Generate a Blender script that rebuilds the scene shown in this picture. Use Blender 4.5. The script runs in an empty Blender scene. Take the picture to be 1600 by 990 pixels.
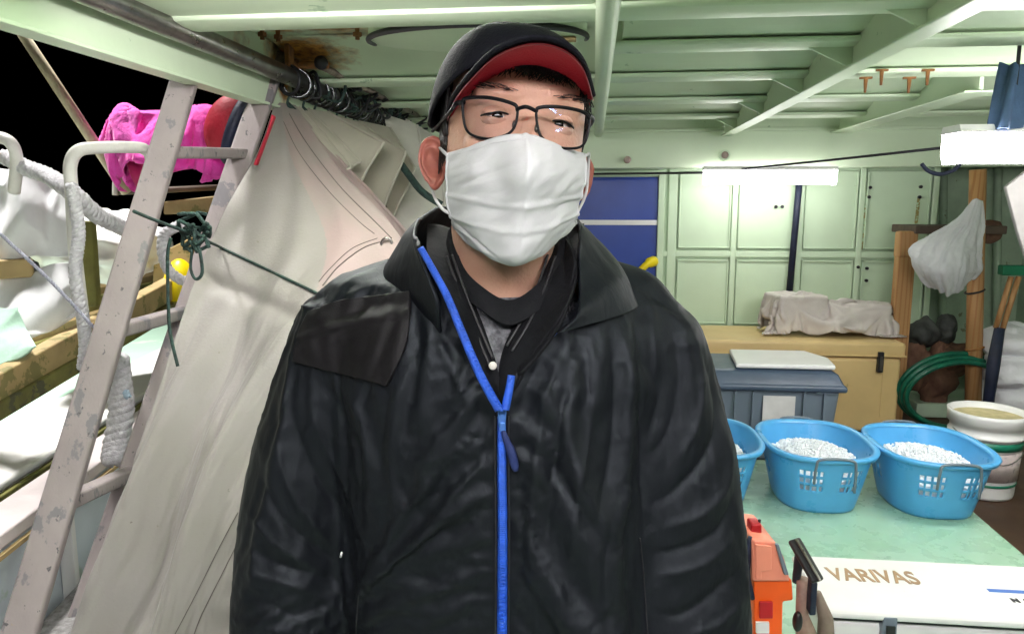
import bpy, bmesh, math, random
import numpy as np
from mathutils import Vector, Matrix, noise
from mathutils.bvhtree import BVHTree
random.seed(7)
R = math.radians
scn = bpy.context.scene
col = scn.collection

# ------------------------------------------------------------------ camera
PITCH, YAW, FPX, CAMZ = R(8.6), R(6.2), 1155.0, 1.5
cam_d = bpy.data.cameras.new('camera')
cam = bpy.data.objects.new('camera', cam_d); col.objects.link(cam)
cam_d.sensor_width = 36; cam_d.lens = 36*FPX/1600; cam_d.clip_start = .02; cam_d.clip_end = 3000
cam.location = (0, 0, CAMZ); cam.rotation_euler = (R(90)-PITCH, 0, YAW)
scn.camera = cam

# ------------------------------------------------------------------ night sky, exposure
w = bpy.data.worlds.new('World'); scn.world = w; w.use_nodes = True
bg = w.node_tree.nodes['Background']
sky = w.node_tree.nodes.new('ShaderNodeTexSky'); sky.sky_type = 'NISHITA'; sky.sun_disc = False
sky.sun_elevation = R(-12); sky.sun_rotation = R(200)
w.node_tree.links.new(sky.outputs[0], bg.inputs[0]); bg.inputs[1].default_value = .02
scn.view_settings.view_transform = 'Standard'; scn.view_settings.look = 'None'
scn.view_settings.exposure = .85; scn.view_settings.gamma = 1
scn.cycles.max_bounces = 8

LAMP_CANOPY = 24      # emission of the two tubes in view
LAMP_NEAR = 34        # added frontal tube behind the photographer; also scales the bare tubes
FLOOD = 85            # deck flood lamp over the side, watts

# ------------------------------------------------------------------ pixel helpers
CY, SY, CP, SP = math.cos(YAW), math.sin(YAW), math.cos(PITCH), math.sin(PITCH)
def ray(px, py):
    a, b = (px-800)/FPX, (495-py)/FPX
    hf = CP + b*SP; up = -SP + b*CP
    return Vector((a*CY - hf*SY, a*SY + hf*CY, up)), hf
def P(px, py, v):                 # point on the ray at horizontal distance v ahead of the lens
    d, hf = ray(px, py); return Vector((0, 0, CAMZ)) + d*(v/hf)
def S(px, py, X=None, Y=None, Z=None):
    d, hf = ray(px, py)
    t = X/d.x if X is not None else Y/d.y if Y is not None else (Z-CAMZ)/d.z
    return Vector((0, 0, CAMZ)) + d*t
def W(u, v, z): return Vector((u*CY - v*SY, u*SY + v*CY, z))   # facing frame -> world
def toUV(p): return (p.x*CY + p.y*SY, -p.x*SY + p.y*CY, p.z)
def proj(co):                     # numpy (n,3) -> px,py
    u = co[:,0]*CY + co[:,1]*SY; v = -co[:,0]*SY + co[:,1]*CY; z = co[:,2]-CAMZ
    dep = v*CP - z*SP; hh = v*SP + z*CP
    return 800 + FPX*u/dep, 495 - FPX*hh/dep, v
EYE = Vector((0, 0, CAMZ))

# ------------------------------------------------------------------ materials
def _n(nt, t, **k):
    n = nt.nodes.new(t)
    for a, b in k.items(): setattr(n, a, b)
    return n
def mat(name, c, rough=.5, metal=0, var=.12, vs=5, c2=None, spots=None, bump=.1, bs=60, emis=None, spec=.5,
        coat=0, rust=None, sheen=0, wave=None, sss=0, stretch=None, trans=0):
    m = bpy.data.materials.new(name); m.use_nodes = True; nt = m.node_tree; L = nt.links.new
    b = nt.nodes['Principled BSDF']
    b.inputs['Roughness'].default_value = rough; b.inputs['Metallic'].default_value = metal
    b.inputs['Specular IOR Level'].default_value = spec; b.inputs['Coat Weight'].default_value = coat
    b.inputs['Sheen Weight'].default_value = sheen
    if sss:
        b.inputs['Subsurface Weight'].default_value = sss; b.inputs['Subsurface Radius'].default_value = (.012, .004, .002); b.inputs['Subsurface Scale'].default_value = 1
    if trans: b.inputs['Transmission Weight'].default_value = trans
    tc = _n(nt, 'ShaderNodeTexCoord'); vec = tc.outputs['Object']
    if stretch:
        mp = _n(nt, 'ShaderNodeMapping'); mp.inputs['Scale'].default_value = stretch; L(vec, mp.inputs[0]); vec = mp.outputs[0]
    def noi(s, d=4, r=.6):
        n = _n(nt, 'ShaderNodeTexNoise'); n.inputs['Scale'].default_value = s; n.inputs['Detail'].default_value = d
        n.inputs['Roughness'].default_value = r; L(vec, n.inputs['Vector']); return n.outputs[0]
    def ramp(src, lo, hi):
        r_ = _n(nt, 'ShaderNodeMapRange'); r_.inputs[1].default_value = lo; r_.inputs[2].default_value = hi; L(src, r_.inputs[0]); return r_.outputs[0]
    def mix(f, A, B):
        x = _n(nt, 'ShaderNodeMix', data_type='RGBA'); L(f, x.inputs[0])
        for s, i in ((A, 6), (B, 7)):
            if isinstance(s, tuple): x.inputs[i].default_value = (*s, 1)
            else: L(s, x.inputs[i])
        return x.outputs[2]
    d2 = c2 or tuple(max(0, x*(1-2.2*var)) for x in c)
    cur = mix(ramp(noi(vs), .35, .68), c, d2)
    if wave:   # (color, scale, axis, width)
        wv = _n(nt, 'ShaderNodeTexWave', bands_direction=wave[2]); wv.inputs['Scale'].default_value = wave[1]
        wv.inputs['Distortion'].default_value = wave[3]; wv.inputs['Detail'].default_value = 3; L(vec, wv.inputs[0])
        cur = mix(ramp(wv.outputs['Fac'], .55, .95), cur, wave[0])
    rr = None
    for sp in (spots or []):
        f = ramp(noi(sp[2], 5, .65), sp[1], sp[1]+.03); cur = mix(f, cur, sp[0])
    for (p, rad) in (rust or []):
        ds = _n(nt, 'ShaderNodeVectorMath', operation='DISTANCE'); ge = _n(nt, 'ShaderNodeNewGeometry')
        L(ge.outputs['Position'], ds.inputs[0]); ds.inputs[1].default_value = p
        ad = _n(nt, 'ShaderNodeMath', operation='MULTIPLY_ADD'); L(noi(22, 5), ad.inputs[0]); ad.inputs[1].default_value = rad*3; L(ds.outputs['Value'], ad.inputs[2])
        f = ramp(ad.outputs[0], rad*3.7, rad*2.4)
        cur = mix(f, cur, mix(ramp(noi(40), .4, .6), (.55, .26, .05), (.2, .07, .02)))
    L(cur, b.inputs['Base Color'])
    if bump:
        bn = _n(nt, 'ShaderNodeBump'); bn.inputs['Strength'].default_value = min(1, bump*2); bn.inputs['Distance'].default_value = .004
        L(noi(bs, 5), bn.inputs['Height']); L(bn.outputs[0], b.inputs['Normal'])
    L(ramp(noi(vs*2.3), 0, 1), (q := _n(nt, 'ShaderNodeMath', operation='MULTIPLY_ADD')).inputs[0])
    q.inputs[1].default_value = .2; q.inputs[2].default_value = max(.02, rough-.1); L(q.outputs[0], b.inputs['Roughness'])
    if emis:
        b.inputs['Emission Color'].default_value = (*emis[0], 1); b.inputs['Emission Strength'].default_value = emis[1]
    return m

# ------------------------------------------------------------------ mesh builder
def rootof(o):
    while o.parent: o = o.parent
    return o
class MB:
    def __init__(s): s.v = []; s.f = []; s.mi = []
    def add(s, vs, fs, mi=0):
        n = len(s.v); s.v += [tuple(p) for p in vs]; s.f += [tuple(i+n for i in f) for f in fs]; s.mi += [mi]*len(fs); return s
    def box(s, lo, hi, M=None, mi=0):
        x0, y0, z0 = lo; x1, y1, z1 = hi
        vs = [Vector(p) for p in ((x0,y0,z0),(x1,y0,z0),(x1,y1,z0),(x0,y1,z0),(x0,y0,z1),(x1,y0,z1),(x1,y1,z1),(x0,y1,z1))]
        if M is not None: vs = [M @ p for p in vs]
        return s.add(vs, [(3,2,1,0),(4,5,6,7),(0,1,5,4),(1,2,6,5),(2,3,7,6),(3,0,4,7)], mi)
    def cbox(s, c, size, M=None, mi=0):
        c = Vector(c); h = Vector(size)/2
        T = Matrix.Translation(c) @ (M.to_4x4() if M is not None else Matrix())
        return s.box(-h, h, T, mi)
    def bar(s, a, b, w, d, side=(1,0,0), mi=0):        # rectangular bar from a to b; w along side
        a, b = Vector(a), Vector(b); z = (b-a); L = z.length; z.normalize(); x = Vector(side); x = (x - z*x.dot(z)).normalized(); y = z.cross(x)
        M = Matrix((x, y, z)).transposed().to_4x4(); M.translation = a
        return s.box((-w/2, -d/2, 0), (w/2, d/2, L), M, mi)
    def tube(s, pts, r, seg=10, mi=0, closed=False, cap=True):
        pts = [Vector(p) for p in pts]; n = len(pts); rs = r if isinstance(r, (list, tuple)) else [r]*n
        T = []
        for i in range(n):
            a = pts[(i-1) % n] if closed or i > 0 else pts[0]; b = pts[(i+1) % n] if closed or i < n-1 else pts[-1]
            T.append((b-a).normalized() if (b-a).length > 1e-9 else Vector((0,0,1)))
        up = Vector((0,0,1)) if abs(T[0].z) < .9 else Vector((1,0,0))
        x = (up - T[0]*up.dot(T[0])).normalized(); vs = []
        for i in range(n):
            x = (x - T[i]*x.dot(T[i])).normalized(); y = T[i].cross(x)
            for k in range(seg):
                a = 2*math.pi*k/seg; vs.append(pts[i] + (x*math.cos(a) + y*math.sin(a))*rs[i])
        fs = []
        for i in range(n if closed else n-1):
            for k in range(seg):
                j = (i+1) % n; k2 = (k+1) % seg; fs.append((i*seg+k, i*seg+k2, j*seg+k2, j*seg+k))
        if cap and not closed:
            fs.append(tuple(range(seg))[::-1]); fs.append(tuple((n-1)*seg+k for k in range(seg)))
        return s.add(vs, fs, mi)
    def capsule(s, a, b, ra, rb, seg=20):
        a, b = Vector(a), Vector(b); d = (b-a).normalized(); pts = []; rs = []
        for i in range(6):
            t = math.pi/2*(i/6); pts.append(a - d*ra*math.cos(t)); rs.append(max(.0008, ra*math.sin(t)))
        pts.append(a); rs.append(ra); pts.append(b); rs.append(rb)
        for i in range(5, -1, -1):
            t = math.pi/2*(i/6); pts.append(b + d*rb*math.cos(t)); rs.append(max(.0008, rb*math.sin(t)))
        return s.tube(pts, rs, seg)
    def ell(s, c, r, M=None, nu=28, nv=18, zcut=None):
        c = Vector(c); vs = []; fs = []
        for j in range(nv+1):
            t = math.pi*j/nv
            for i in range(nu):
                a = 2*math.pi*i/nu
                p = Vector((r[0]*max(math.sin(t), .002)*math.cos(a), r[1]*max(math.sin(t), .002)*math.sin(a), r[2]*math.cos(t)))
                vs.append(c + (M @ p if M is not None else p))
        for j in range(nv):
            for i in range(nu): fs.append((j*nu+i, (j+1)*nu+i, (j+1)*nu+(i+1) % nu, j*nu+(i+1) % nu))
        fs.append(tuple(range(nu))); fs.append(tuple(nv*nu+i for i in range(nu))[::-1])
        return s.add(vs, fs)
    def rings(s, rg, cap=True, mi=0):                      # list of equal-length closed rings
        n = len(rg[0]); vs = [p for r_ in rg for p in r_]; fs = []
        for j in range(len(rg)-1):
            for i in range(n): fs.append((j*n+i, j*n+(i+1) % n, (j+1)*n+(i+1) % n, (j+1)*n+i))
        if cap: fs.append(tuple(range(n))[::-1]); fs.append(tuple((len(rg)-1)*n+i for i in range(n)))
        return s.add(vs, fs, mi)
    def lathe(s, prof, c, seg=32, sx=1, sy=1, mi=0, cap=False):
        c = Vector(c)
        return s.rings([[c + Vector((r*sx*math.cos(2*math.pi*i/seg), r*sy*math.sin(2*math.pi*i/seg), z)) for i in range(seg)] for r, z in prof], cap, mi)
    def grid(s, rows, mi=0):
        n = len(rows[0]); fs = [(j*n+i, j*n+i+1, (j+1)*n+i+1, (j+1)*n+i) for j in range(len(rows)-1) for i in range(n-1)]
        return s.add([p for r_ in rows for p in r_], fs, mi)
    def prism(s, poly, off, mi=0):
        n = len(poly); off = Vector(off); vs = [Vector(p) for p in poly] + [Vector(p)+off for p in poly]
        return s.add(vs, [tuple(range(n))[::-1], tuple(range(n, 2*n))] + [(i, (i+1) % n, (i+1) % n+n, i+n) for i in range(n)], mi)
    def build(s, name, m, parent=None, smooth=False, bevel=0, solid=0, sub=0, label=None, keep=False, auto=None):
        me = bpy.data.meshes.new(name)
        a = np.array(s.v, dtype=float)
        if parent: org = np.array(rootof(parent).location)
        elif keep: org = np.zeros(3)
        else: org = np.array([(a[:,0].min()+a[:,0].max())/2, (a[:,1].min()+a[:,1].max())/2, a[:,2].min()])
        me.from_pydata((a-org).tolist(), [], s.f); me.validate(); me.update()
        bm = bmesh.new(); bm.from_mesh(me); bmesh.ops.recalc_face_normals(bm, faces=bm.faces); bm.to_mesh(me); bm.free()
        for x in (m if isinstance(m, (list, tuple)) else [m]): me.materials.append(x)
        if len(me.polygons) == len(s.mi): me.polygons.foreach_set('material_index', s.mi)
        if smooth: me.polygons.foreach_set('use_smooth', [True]*len(me.polygons))
        o = bpy.data.objects.new(name, me); col.objects.link(o)
        if parent: o.parent = parent
        else: o.location = Vector(org)
        if solid:
            q = o.modifiers.new('s', 'SOLIDIFY'); q.thickness = solid; q.offset = 0
        if bevel:
            q = o.modifiers.new('b', 'BEVEL'); q.width = bevel; q.segments = 2; q.limit_method = 'ANGLE'; q.angle_limit = R(40)
            me.polygons.foreach_set('use_smooth', [True]*len(me.polygons))
            try:
                q2 = o.modifiers.new('w', 'WEIGHTED_NORMAL'); q2.keep_sharp = True
            except Exception: pass
        if sub:
            q = o.modifiers.new('u', 'SUBSURF'); q.levels = q.render_levels = sub
        if label: o['label'] = label
        return o
def tag(o, label, cat=None, group=None, kind=None):
    o['label'] = label
    if cat: o['category'] = cat
    if group: o['group'] = group
    if kind: o['kind'] = kind
    return o
def thing(name, loc, label, cat, group=None):
    o = bpy.data.objects.new(name, None); o.empty_display_size = .05; col.objects.link(o); o.location = loc
    return tag(o, label, cat, group)
def struct(name, mb, m, **k):
    o = mb.build(name, m, **k); o['kind'] = 'structure'; return o
def dup(root, delta, label, rz=0):
    r_ = root.copy(); col.objects.link(r_); r_.location = root.location + Vector(delta); r_.rotation_euler.z += rz; r_['label'] = label
    for ch in list(root.children):
        c = ch.copy(); col.objects.link(c); c.parent = r_
        for g in list(ch.children):
            d = g.copy(); col.objects.link(d); d.parent = c
    return r_
def cr(p, t):                       # catmull-rom through list p, t in 0..1
    n = len(p)-1; x = min(t*n, n-1e-6); i = int(x); f = x-i
    a, b, c, d = p[max(i-1, 0)], p[i], p[i+1], p[min(i+2, n)]
    return (b*2 + (c-a)*f + (a*2-b*5+c*4-d)*f*f + (b*3-a-c*3+d)*f*f*f)*.5
def path(pts, n): pts = [Vector(p) for p in pts]; return [cr(pts, i/(n-1)) for i in range(n)]
def sheet(ctrl, nu, nv, disp=None):  # ctrl rows of Vectors -> MB with a smooth grid
    rows = []
    for j in range(nv):
        line = [cr([Vector(r_[k]) for r_ in ctrl], j/(nv-1)) for k in range(len(ctrl[0]))]
        rows.append([cr(line, i/(nu-1)) for i in range(nu)])
    if disp:
        out = []
        for j in range(nv):
            o = []
            for i in range(nu):
                p = rows[j][i]; a = rows[j][min(i+1, nu-1)]-rows[j][max(i-1, 0)]; b = rows[min(j+1, nv-1)][i]-rows[max(j-1, 0)][i]
                n = a.cross(b); n = n.normalized() if n.length > 1e-12 else Vector((0,-1,0))
                if n.dot(EYE-p) < 0: n = -n
                o.append(p + n*disp(i/(nu-1), j/(nv-1), p))
            out.append(o)
        rows = out
    return MB().grid(rows)
def fbm(p, s, o=4, off=0): return noise.fractal(Vector(p)*s + Vector((off, off*1.7, off*.3)), .8, 2.1, o)
def folds(p, f, seed=0, k=.22):      # rounded folds with sharp valleys, stretched in three directions
    p = Vector(p); s_ = 0
    for i, th in enumerate((.35, 1.25, 2.5)):
        th += seed*.7; ax = Vector((math.cos(th), .3, math.sin(th))).normalized(); al = p.dot(ax); q = (p-ax*al)*f+ax*al*f*k
        w_ = noise.noise(q*.7+Vector((seed, 3, i)))*.8; s_ += min(.5, abs(noise.noise(q+Vector((w_+i*7.3, w_, seed)))))
    return s_/1.5*2
def ridge(p, s, off=0): return 1-abs(noise.noise(Vector(p)*s + Vector((off, off, off))))*2

def drape(mb, colliders, frames=45, pin=None, bend=.4, selfc=True, shrink=0, quality=6, dist=.006):
    """let a sheet fall over temporary colliders and keep the frozen shape"""
    me = bpy.data.meshes.new('t'); me.from_pydata([tuple(p) for p in mb.v], [], mb.f); me.update()
    o = bpy.data.objects.new('t', me); col.objects.link(o); tmp = []
    for c in colliders:
        m2 = bpy.data.meshes.new('c'); m2.from_pydata([tuple(p) for p in c.v], [], c.f); m2.update()
        bm = bmesh.new(); bm.from_mesh(m2); bmesh.ops.recalc_face_normals(bm, faces=bm.faces); bm.to_mesh(m2); bm.free()
        q = bpy.data.objects.new('c', m2); col.objects.link(q); q.modifiers.new('k', 'COLLISION'); q.collision.thickness_outer = dist; q.collision.cloth_friction = 25; tmp.append(q)
    k = o.modifiers.new('cl', 'CLOTH'); s_ = k.settings; s_.quality = quality; s_.mass = .25; s_.air_damping = 2
    s_.tension_stiffness = 25; s_.compression_stiffness = 25; s_.shear_stiffness = 10; s_.bending_stiffness = bend
    if pin:
        g = o.vertex_groups.new(name='p'); g.add(pin, 1.0, 'REPLACE'); s_.vertex_group_mass = 'p'
    k.collision_settings.distance_min = dist; k.collision_settings.use_self_collision = selfc; k.collision_settings.self_distance_min = dist; k.collision_settings.collision_quality = 3
    s_.shrink_min = shrink
    k.point_cache.frame_start = 1; k.point_cache.frame_end = frames+1
    for f in range(1, frames+1): scn.frame_set(f); bpy.context.view_layer.update()
    dg = bpy.context.evaluated_depsgraph_get(); ev = o.evaluated_get(dg).data
    n = len(ev.vertices); a_ = np.empty(n*3); ev.vertices.foreach_get('co', a_)
    bpy.data.objects.remove(o)
    for q in tmp: bpy.data.objects.remove(q)
    scn.frame_set(1); out = MB(); out.add(a_.reshape(n, 3).tolist(), mb.f); return out
# ================================================================== MATERIALS
MINT = (.66, .78, .58)
RP = lambda px, py, Y: tuple(S(px, py, Z=1.975))
green = mat('canopy_paint', MINT, .42, var=.06, vs=2.5, c2=(.60, .71, .53), bump=.12, bs=14,
            spots=[((.36, .5, .33), .67, 9)],
            rust=[(RP(408, 50, 0), .042), (RP(432, 58, 0), .035), (RP(478, 82, 0), .07), (RP(525, 55, 0), .06), (tuple(S(445, 138, X=-.99)), .03)])
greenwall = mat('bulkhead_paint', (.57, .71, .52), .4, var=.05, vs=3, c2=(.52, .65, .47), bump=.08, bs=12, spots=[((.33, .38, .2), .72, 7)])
greenshade = mat('shaded_green_paint', (.42, .54, .40), .5, var=.12, vs=5, bump=.1, bs=15, spots=[((.2, .22, .13), .66, 9)])  # duller copy of the wall green, with shade put into the colour
hatchgreen = mat('hatch_paint', (.36, .60, .42), .28, var=.1, vs=5, c2=(.44, .64, .49), bump=.1, bs=30, spots=[((.4, .58, .45), .66, 5)])
brown = mat('brown_deck', (.07, .032, .016), .55, var=.2, vs=7, bump=.2, bs=50)
steel = mat('steel', (.36, .34, .33), .3, 1, var=.2, vs=14, bump=.06, bs=40, spots=[((.2, .15, .1), .66, 18)])
rustm = mat('rusted_iron', (.16, .07, .03), .85, .2, var=.3, vs=30, bump=.5, bs=90, c2=(.33, .15, .04))
darkm = mat('dark_metal', (.03, .03, .035), .45, .5, bump=.1)
blackp = mat('black_plastic', (.012, .012, .015), .4, bump=.05)
chrome = mat('ring_metal', (.2, .21, .22), .25, 1, var=.3, vs=60, bump=.1)
whitep = mat('white_plastic', (.84, .83, .83), .35, var=.03, vs=8, bump=.03, bs=25, spots=[((.62, .6, .57), .7, 14)])
styro = mat('white_canvas', (.8, .8, .82), .7, var=.06, vs=6, bump=.3, bs=22)
bluep = mat('blue_plastic', (.10, .42, .80), .3, var=.05, vs=6, bump=.03, bs=20, sss=0)
ice = mat('crushed_ice', (.93, .95, .97), .4, var=.04, vs=60, bump=.8, bs=120, c2=(.86, .9, .94))
creamp = mat('cream_plastic', (.72, .52, .24), .42, var=.06, vs=4, bump=.05, bs=20, spots=[((.45, .3, .12), .69, 12)])
greyp = mat('grey_plastic', (.16, .2, .25), .4, var=.08, vs=5, bump=.06, bs=30)
greydk = mat('slate_plastic', (.075, .11, .17), .38, var=.1, vs=6, bump=.06, bs=30)
wood = mat('pale_wood', (.5, .27, .11), .6, var=.12, vs=8, stretch=(1, 1, .12), wave=((.36, .17, .06), 14, 'X', 4), bump=.15, bs=50)
wooddk = mat('dark_wood', (.1, .07, .05), .75, var=.2, vs=9, bump=.3, bs=40)
tanwood = mat('weathered_plank', (.46, .33, .15), .7, var=.15, vs=6, bump=.3, bs=30, spots=[((.2, .17, .06), .58, 9)])
olive = mat('mossy_plank', (.2, .19, .045), .8, var=.25, vs=8, bump=.4, bs=30, spots=[((.06, .06, .03), .6, 10)])
hullw = mat('white_hull', (.78, .77, .75), .4, var=.04, vs=3, bump=.08, bs=12, spots=[((.62, .6, .55), .68, 6)])
hullb = mat('scuffed_hull', (.6, .66, .72), .4, var=.08, vs=3, bump=.08, bs=12, spots=[((.45, .55, .5), .62, 5)])
mintd = mat('mint_deck', (.5, .72, .57), .4, var=.05, vs=4, bump=.1, bs=18, spots=[((.66, .75, .66), .6, 5)])
peel = mat('peeling_paint', (.34, .29, .29), .55, var=.08, vs=9, bump=.2, bs=60, stretch=(1, 1, .45),
           spots=[((.2, .185, .2), .565, 13), ((.1, .09, .1), .64, 55), ((.38, .27, .16), .7, 30)])
whitepipe = mat('chalky_white_paint', (.8, .78, .74), .5, var=.08, vs=15, bump=.2, bs=60, spots=[((.5, .45, .4), .68, 40)])
creampole = mat('cream_pole', (.66, .58, .4), .5, var=.15, vs=15, bump=.1)
ropem = mat('white_rope', (.74, .72, .76), .8, var=.15, vs=80, bump=.8, bs=150)
gropem = mat('green_twine', (.03, .07, .06), .8, var=.3, vs=80, bump=.6, bs=250)
hosem = mat('green_hose', (.005, .13, .075), .35, var=.2, vs=20, bump=.1)
pink = mat('pink_cloth', (.88, .02, .42), .75, var=.12, vs=14, bump=.3, bs=120, c2=(.9, .12, .6), sheen=.3)
redm = mat('red_fabric', (.42, .008, .03), .6, var=.1, vs=12, bump=.2)
navy = mat('navy_fabric', (.012, .018, .05), .6, var=.2, vs=10, bump=.2)
yel = mat('yellow_plastic', (.85, .66, .0), .4, var=.06, vs=10, bump=.05)
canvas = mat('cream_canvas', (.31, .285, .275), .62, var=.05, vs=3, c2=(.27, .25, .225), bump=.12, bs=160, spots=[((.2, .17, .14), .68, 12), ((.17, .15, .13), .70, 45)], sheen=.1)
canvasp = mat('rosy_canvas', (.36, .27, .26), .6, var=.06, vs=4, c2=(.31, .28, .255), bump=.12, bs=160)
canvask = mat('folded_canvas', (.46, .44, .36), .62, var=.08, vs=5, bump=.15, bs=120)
seam = mat('dark_thread', (.13, .11, .10), .8, bump=0)
bluedoor = mat('blue_panel', (.012, .055, .36), .35, var=.1, vs=4, bump=.05, bs=20)
bluecl = mat('blue_cloth', (.07, .13, .26), .8, var=.15, vs=12, bump=.3, bs=90)
orange = mat('orange_plastic', (.95, .12, .012), .35, var=.04, vs=12, bump=.04)
salmon = mat('salmon_lid', (.9, .3, .2), .4, var=.04, vs=10, bump=.04)
redpl = mat('red_plastic', (.5, .01, .02), .35, bump=.04)
lampm = mat('lit_diffuser', (.9, .9, .9), .4, bump=0, var=0, emis=((1, .97, .96), LAMP_CANOPY))
lampw = mat('lit_diffuser_wall', (.9, .9, .9), .4, bump=0, var=0, emis=((1, .97, .96), 9))
lampb = mat('lit_bare_tube', (.9, .9, .9), .4, bump=0, var=0, emis=((1, .96, .96), LAMP_NEAR*1.7))
lampn = mat('fill_tube', (.9, .9, .9), .4, bump=0, var=0, emis=((1, .95, .97), LAMP_NEAR))
tarpm = mat('tarpaulin', (.64, .58, .55), .5, var=.08, vs=6, bump=.2, bs=60)
bagm = mat('white_bag', (.8, .8, .84), .35, var=.04, vs=12, bump=.4, bs=70)
sackm = bagm.copy(); sackm.name = 'white_sack'
bagm.node_tree.nodes['Principled BSDF'].inputs['Alpha'].default_value = .74
junk1 = mat('rusty_brown_net', (.1, .045, .03), .85, var=.3, vs=14, bump=.6, bs=60, c2=(.2, .1, .06))
junk2 = mat('dark_grey_junk', (.06, .065, .06), .7, var=.3, vs=14, bump=.4, bs=50)
speck = mat('speckled_grey_grip', (.3, .29, .29), .8, var=.3, vs=60, bump=.7, bs=120, c2=(.14, .13, .13))
waterm = mat('dark_sea', (.012, .016, .014), .08, var=.2, vs=.4, bump=.5, bs=1.2)
goldt = mat('gold_lettering', (.42, .26, .14), .4, bump=0)
bluet = mat('blue_strip', (.03, .16, .6), .4, bump=0)
skinc = (.62, .37, .27)

# ================================================================== SETTING
struct('sea', MB().grid([[(-900, -900, -1.1), (900, -900, -1.1)], [(-900, 900, -1.1), (900, 900, -1.1)]]), waterm, keep=True)
struct('well_deck', MB().box((-1.15, -2.2, -.1), (2.5, 1.12, 0)), greenshade, bevel=.004)
struct('aft_deck', MB().box((-1.15, 1.12, -.1), (2.6, 5.0, .38)), brown, bevel=.006)
hx1 = S(1560, 860, Z=.5).x
hx2 = S(1385, 690, Z=.5).x
hb = MB(); hb.prism([(.05, 1.13, .383), (hx1+.04, 1.13, .383), (hx2+.02, 2.92, .383), (-.3, 2.92, .383)], (0, 0, .117))
h = hb.build('deck_hatch', hatchgreen, bevel=.012); tag(h, 'low mint green painted hatch table the blue baskets stand on', 'hatch')

# ---- canopy: plate, beams, girders
CZ = 2.0
cn = thing('deck_canopy', (.5, 1.2, CZ), 'pale green steel canopy with ribs over the working deck', 'canopy')
MB().box((-1.12, -2.2, CZ), (2.7, 5.0, CZ+.02)).build('ceiling_plate', green, cn)
def beam(Y, x0, x1, drop, fl=.12):
    b = MB(); b.box((x0, Y-.006, CZ-drop+.008), (x1, Y+.006, CZ-.001)); b.build('ceiling_beam', green, cn, bevel=.003)
    q = MB()   # rounded flange
    prof = [(-fl/2, .0), (-fl/2+.006, -.007), (-.02, -.012), (.02, -.012), (fl/2-.006, -.007), (fl/2, 0), (fl/2, .006), (-fl/2, .006)]
    q.rings([[(x, Y+a, CZ-drop+c) for a, c in prof] for x in (x0, x1)]); q.build('beam_flange', green, cn, smooth=False, bevel=.003)
    # filleted web: sloping plate so the ribs read as swaged corrugations
    f = MB(); N = 10; wd = (.34 if Y > 1.5 else .2)*(.8 if Y > 3 else 1)
    sec = [(Y-.007, CZ-.003)]+[(Y-.007-wd*i/N, CZ-.003-(drop-.012)*(.5+.5*math.cos(math.pi*i/N))) for i in range(N+1)]
    f.rings([[(x, a, c) for a, c in sec] for x in (x0+.02, x1-.02)]); f.build('beam_fillet', green, cn, smooth=False)
for Y in (-1.2, -.4, .4, 1.05): beam(Y, -1.0, 2.6, .09)
MB().box((-.99, 1.32, CZ-.094), (.0, 1.64, CZ-.003)).build('deep_plate', green, cn, bevel=.012)
for Y in (1.66, 2.56, 3.12, 3.68): beam(Y, -1.0, 2.6, .085 if Y > 1.7 else .095)
beam(2.1, .05, 2.6, .08)
def girder(X, y0, y1, drop, fl=.07):
    MB().box((X-.007, y0, CZ-drop+.008), (X+.007, y1, CZ-.003)).build('girder_web', green, cn, bevel=.002)
    MB().box((X-fl/2, y0, CZ-drop), (X+fl/2, y1, CZ-drop+.0075)).build('girder_flange', green, cn, bevel=.003)
girder(.675, -2, 4.0, .15, .055)
girder(1.24, 2.62, 4.0, .14, .10)
MB().tube([(.022, -2, CZ-.125), (.022, 4.0, CZ-.125)], .024, 14).build('ceiling_pipe', green, cn, smooth=True)
# triangular knees where girder meets beams
for Y in (1.66, 2.1, 2.56, 3.12, 3.68):
    for sgn in (-1, 1):
        MB().prism([(.675+sgn*.008, Y-.004, CZ-.146), (.675+sgn*.13, Y-.004, CZ-.087), (.675+sgn*.008, Y-.004, CZ-.087)], (0, .008, 0)).build('knee_bracket', green, cn)
# fore-and-aft side girder on the left
gx = -1.0
MB().box((gx-.02, -2.2, CZ-.19), (gx+.006, 4.3, CZ-.001)).build('side_girder', green, cn, bevel=.003)
MB().box((gx-.03, -2.2, CZ-.2), (gx+.02, 4.3, CZ-.192)).build('girder_flange', green, cn, bevel=.002)
# header beam in front of the bulkhead and deep transverse plate on the right
zt = S(1200, 205, Y=4.05).z; zb = S(1200, 262, Y=4.05).z
MB().box((-1.0, 4.05, zb), (2.7, 4.12, CZ-.002)).build('header_beam', green, cn, bevel=.006)
MB().box((-1.0, 4.028, zt), (2.7, 4.048, zt+.018)).build('header_ledge', green, cn, bevel=.003)
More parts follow.
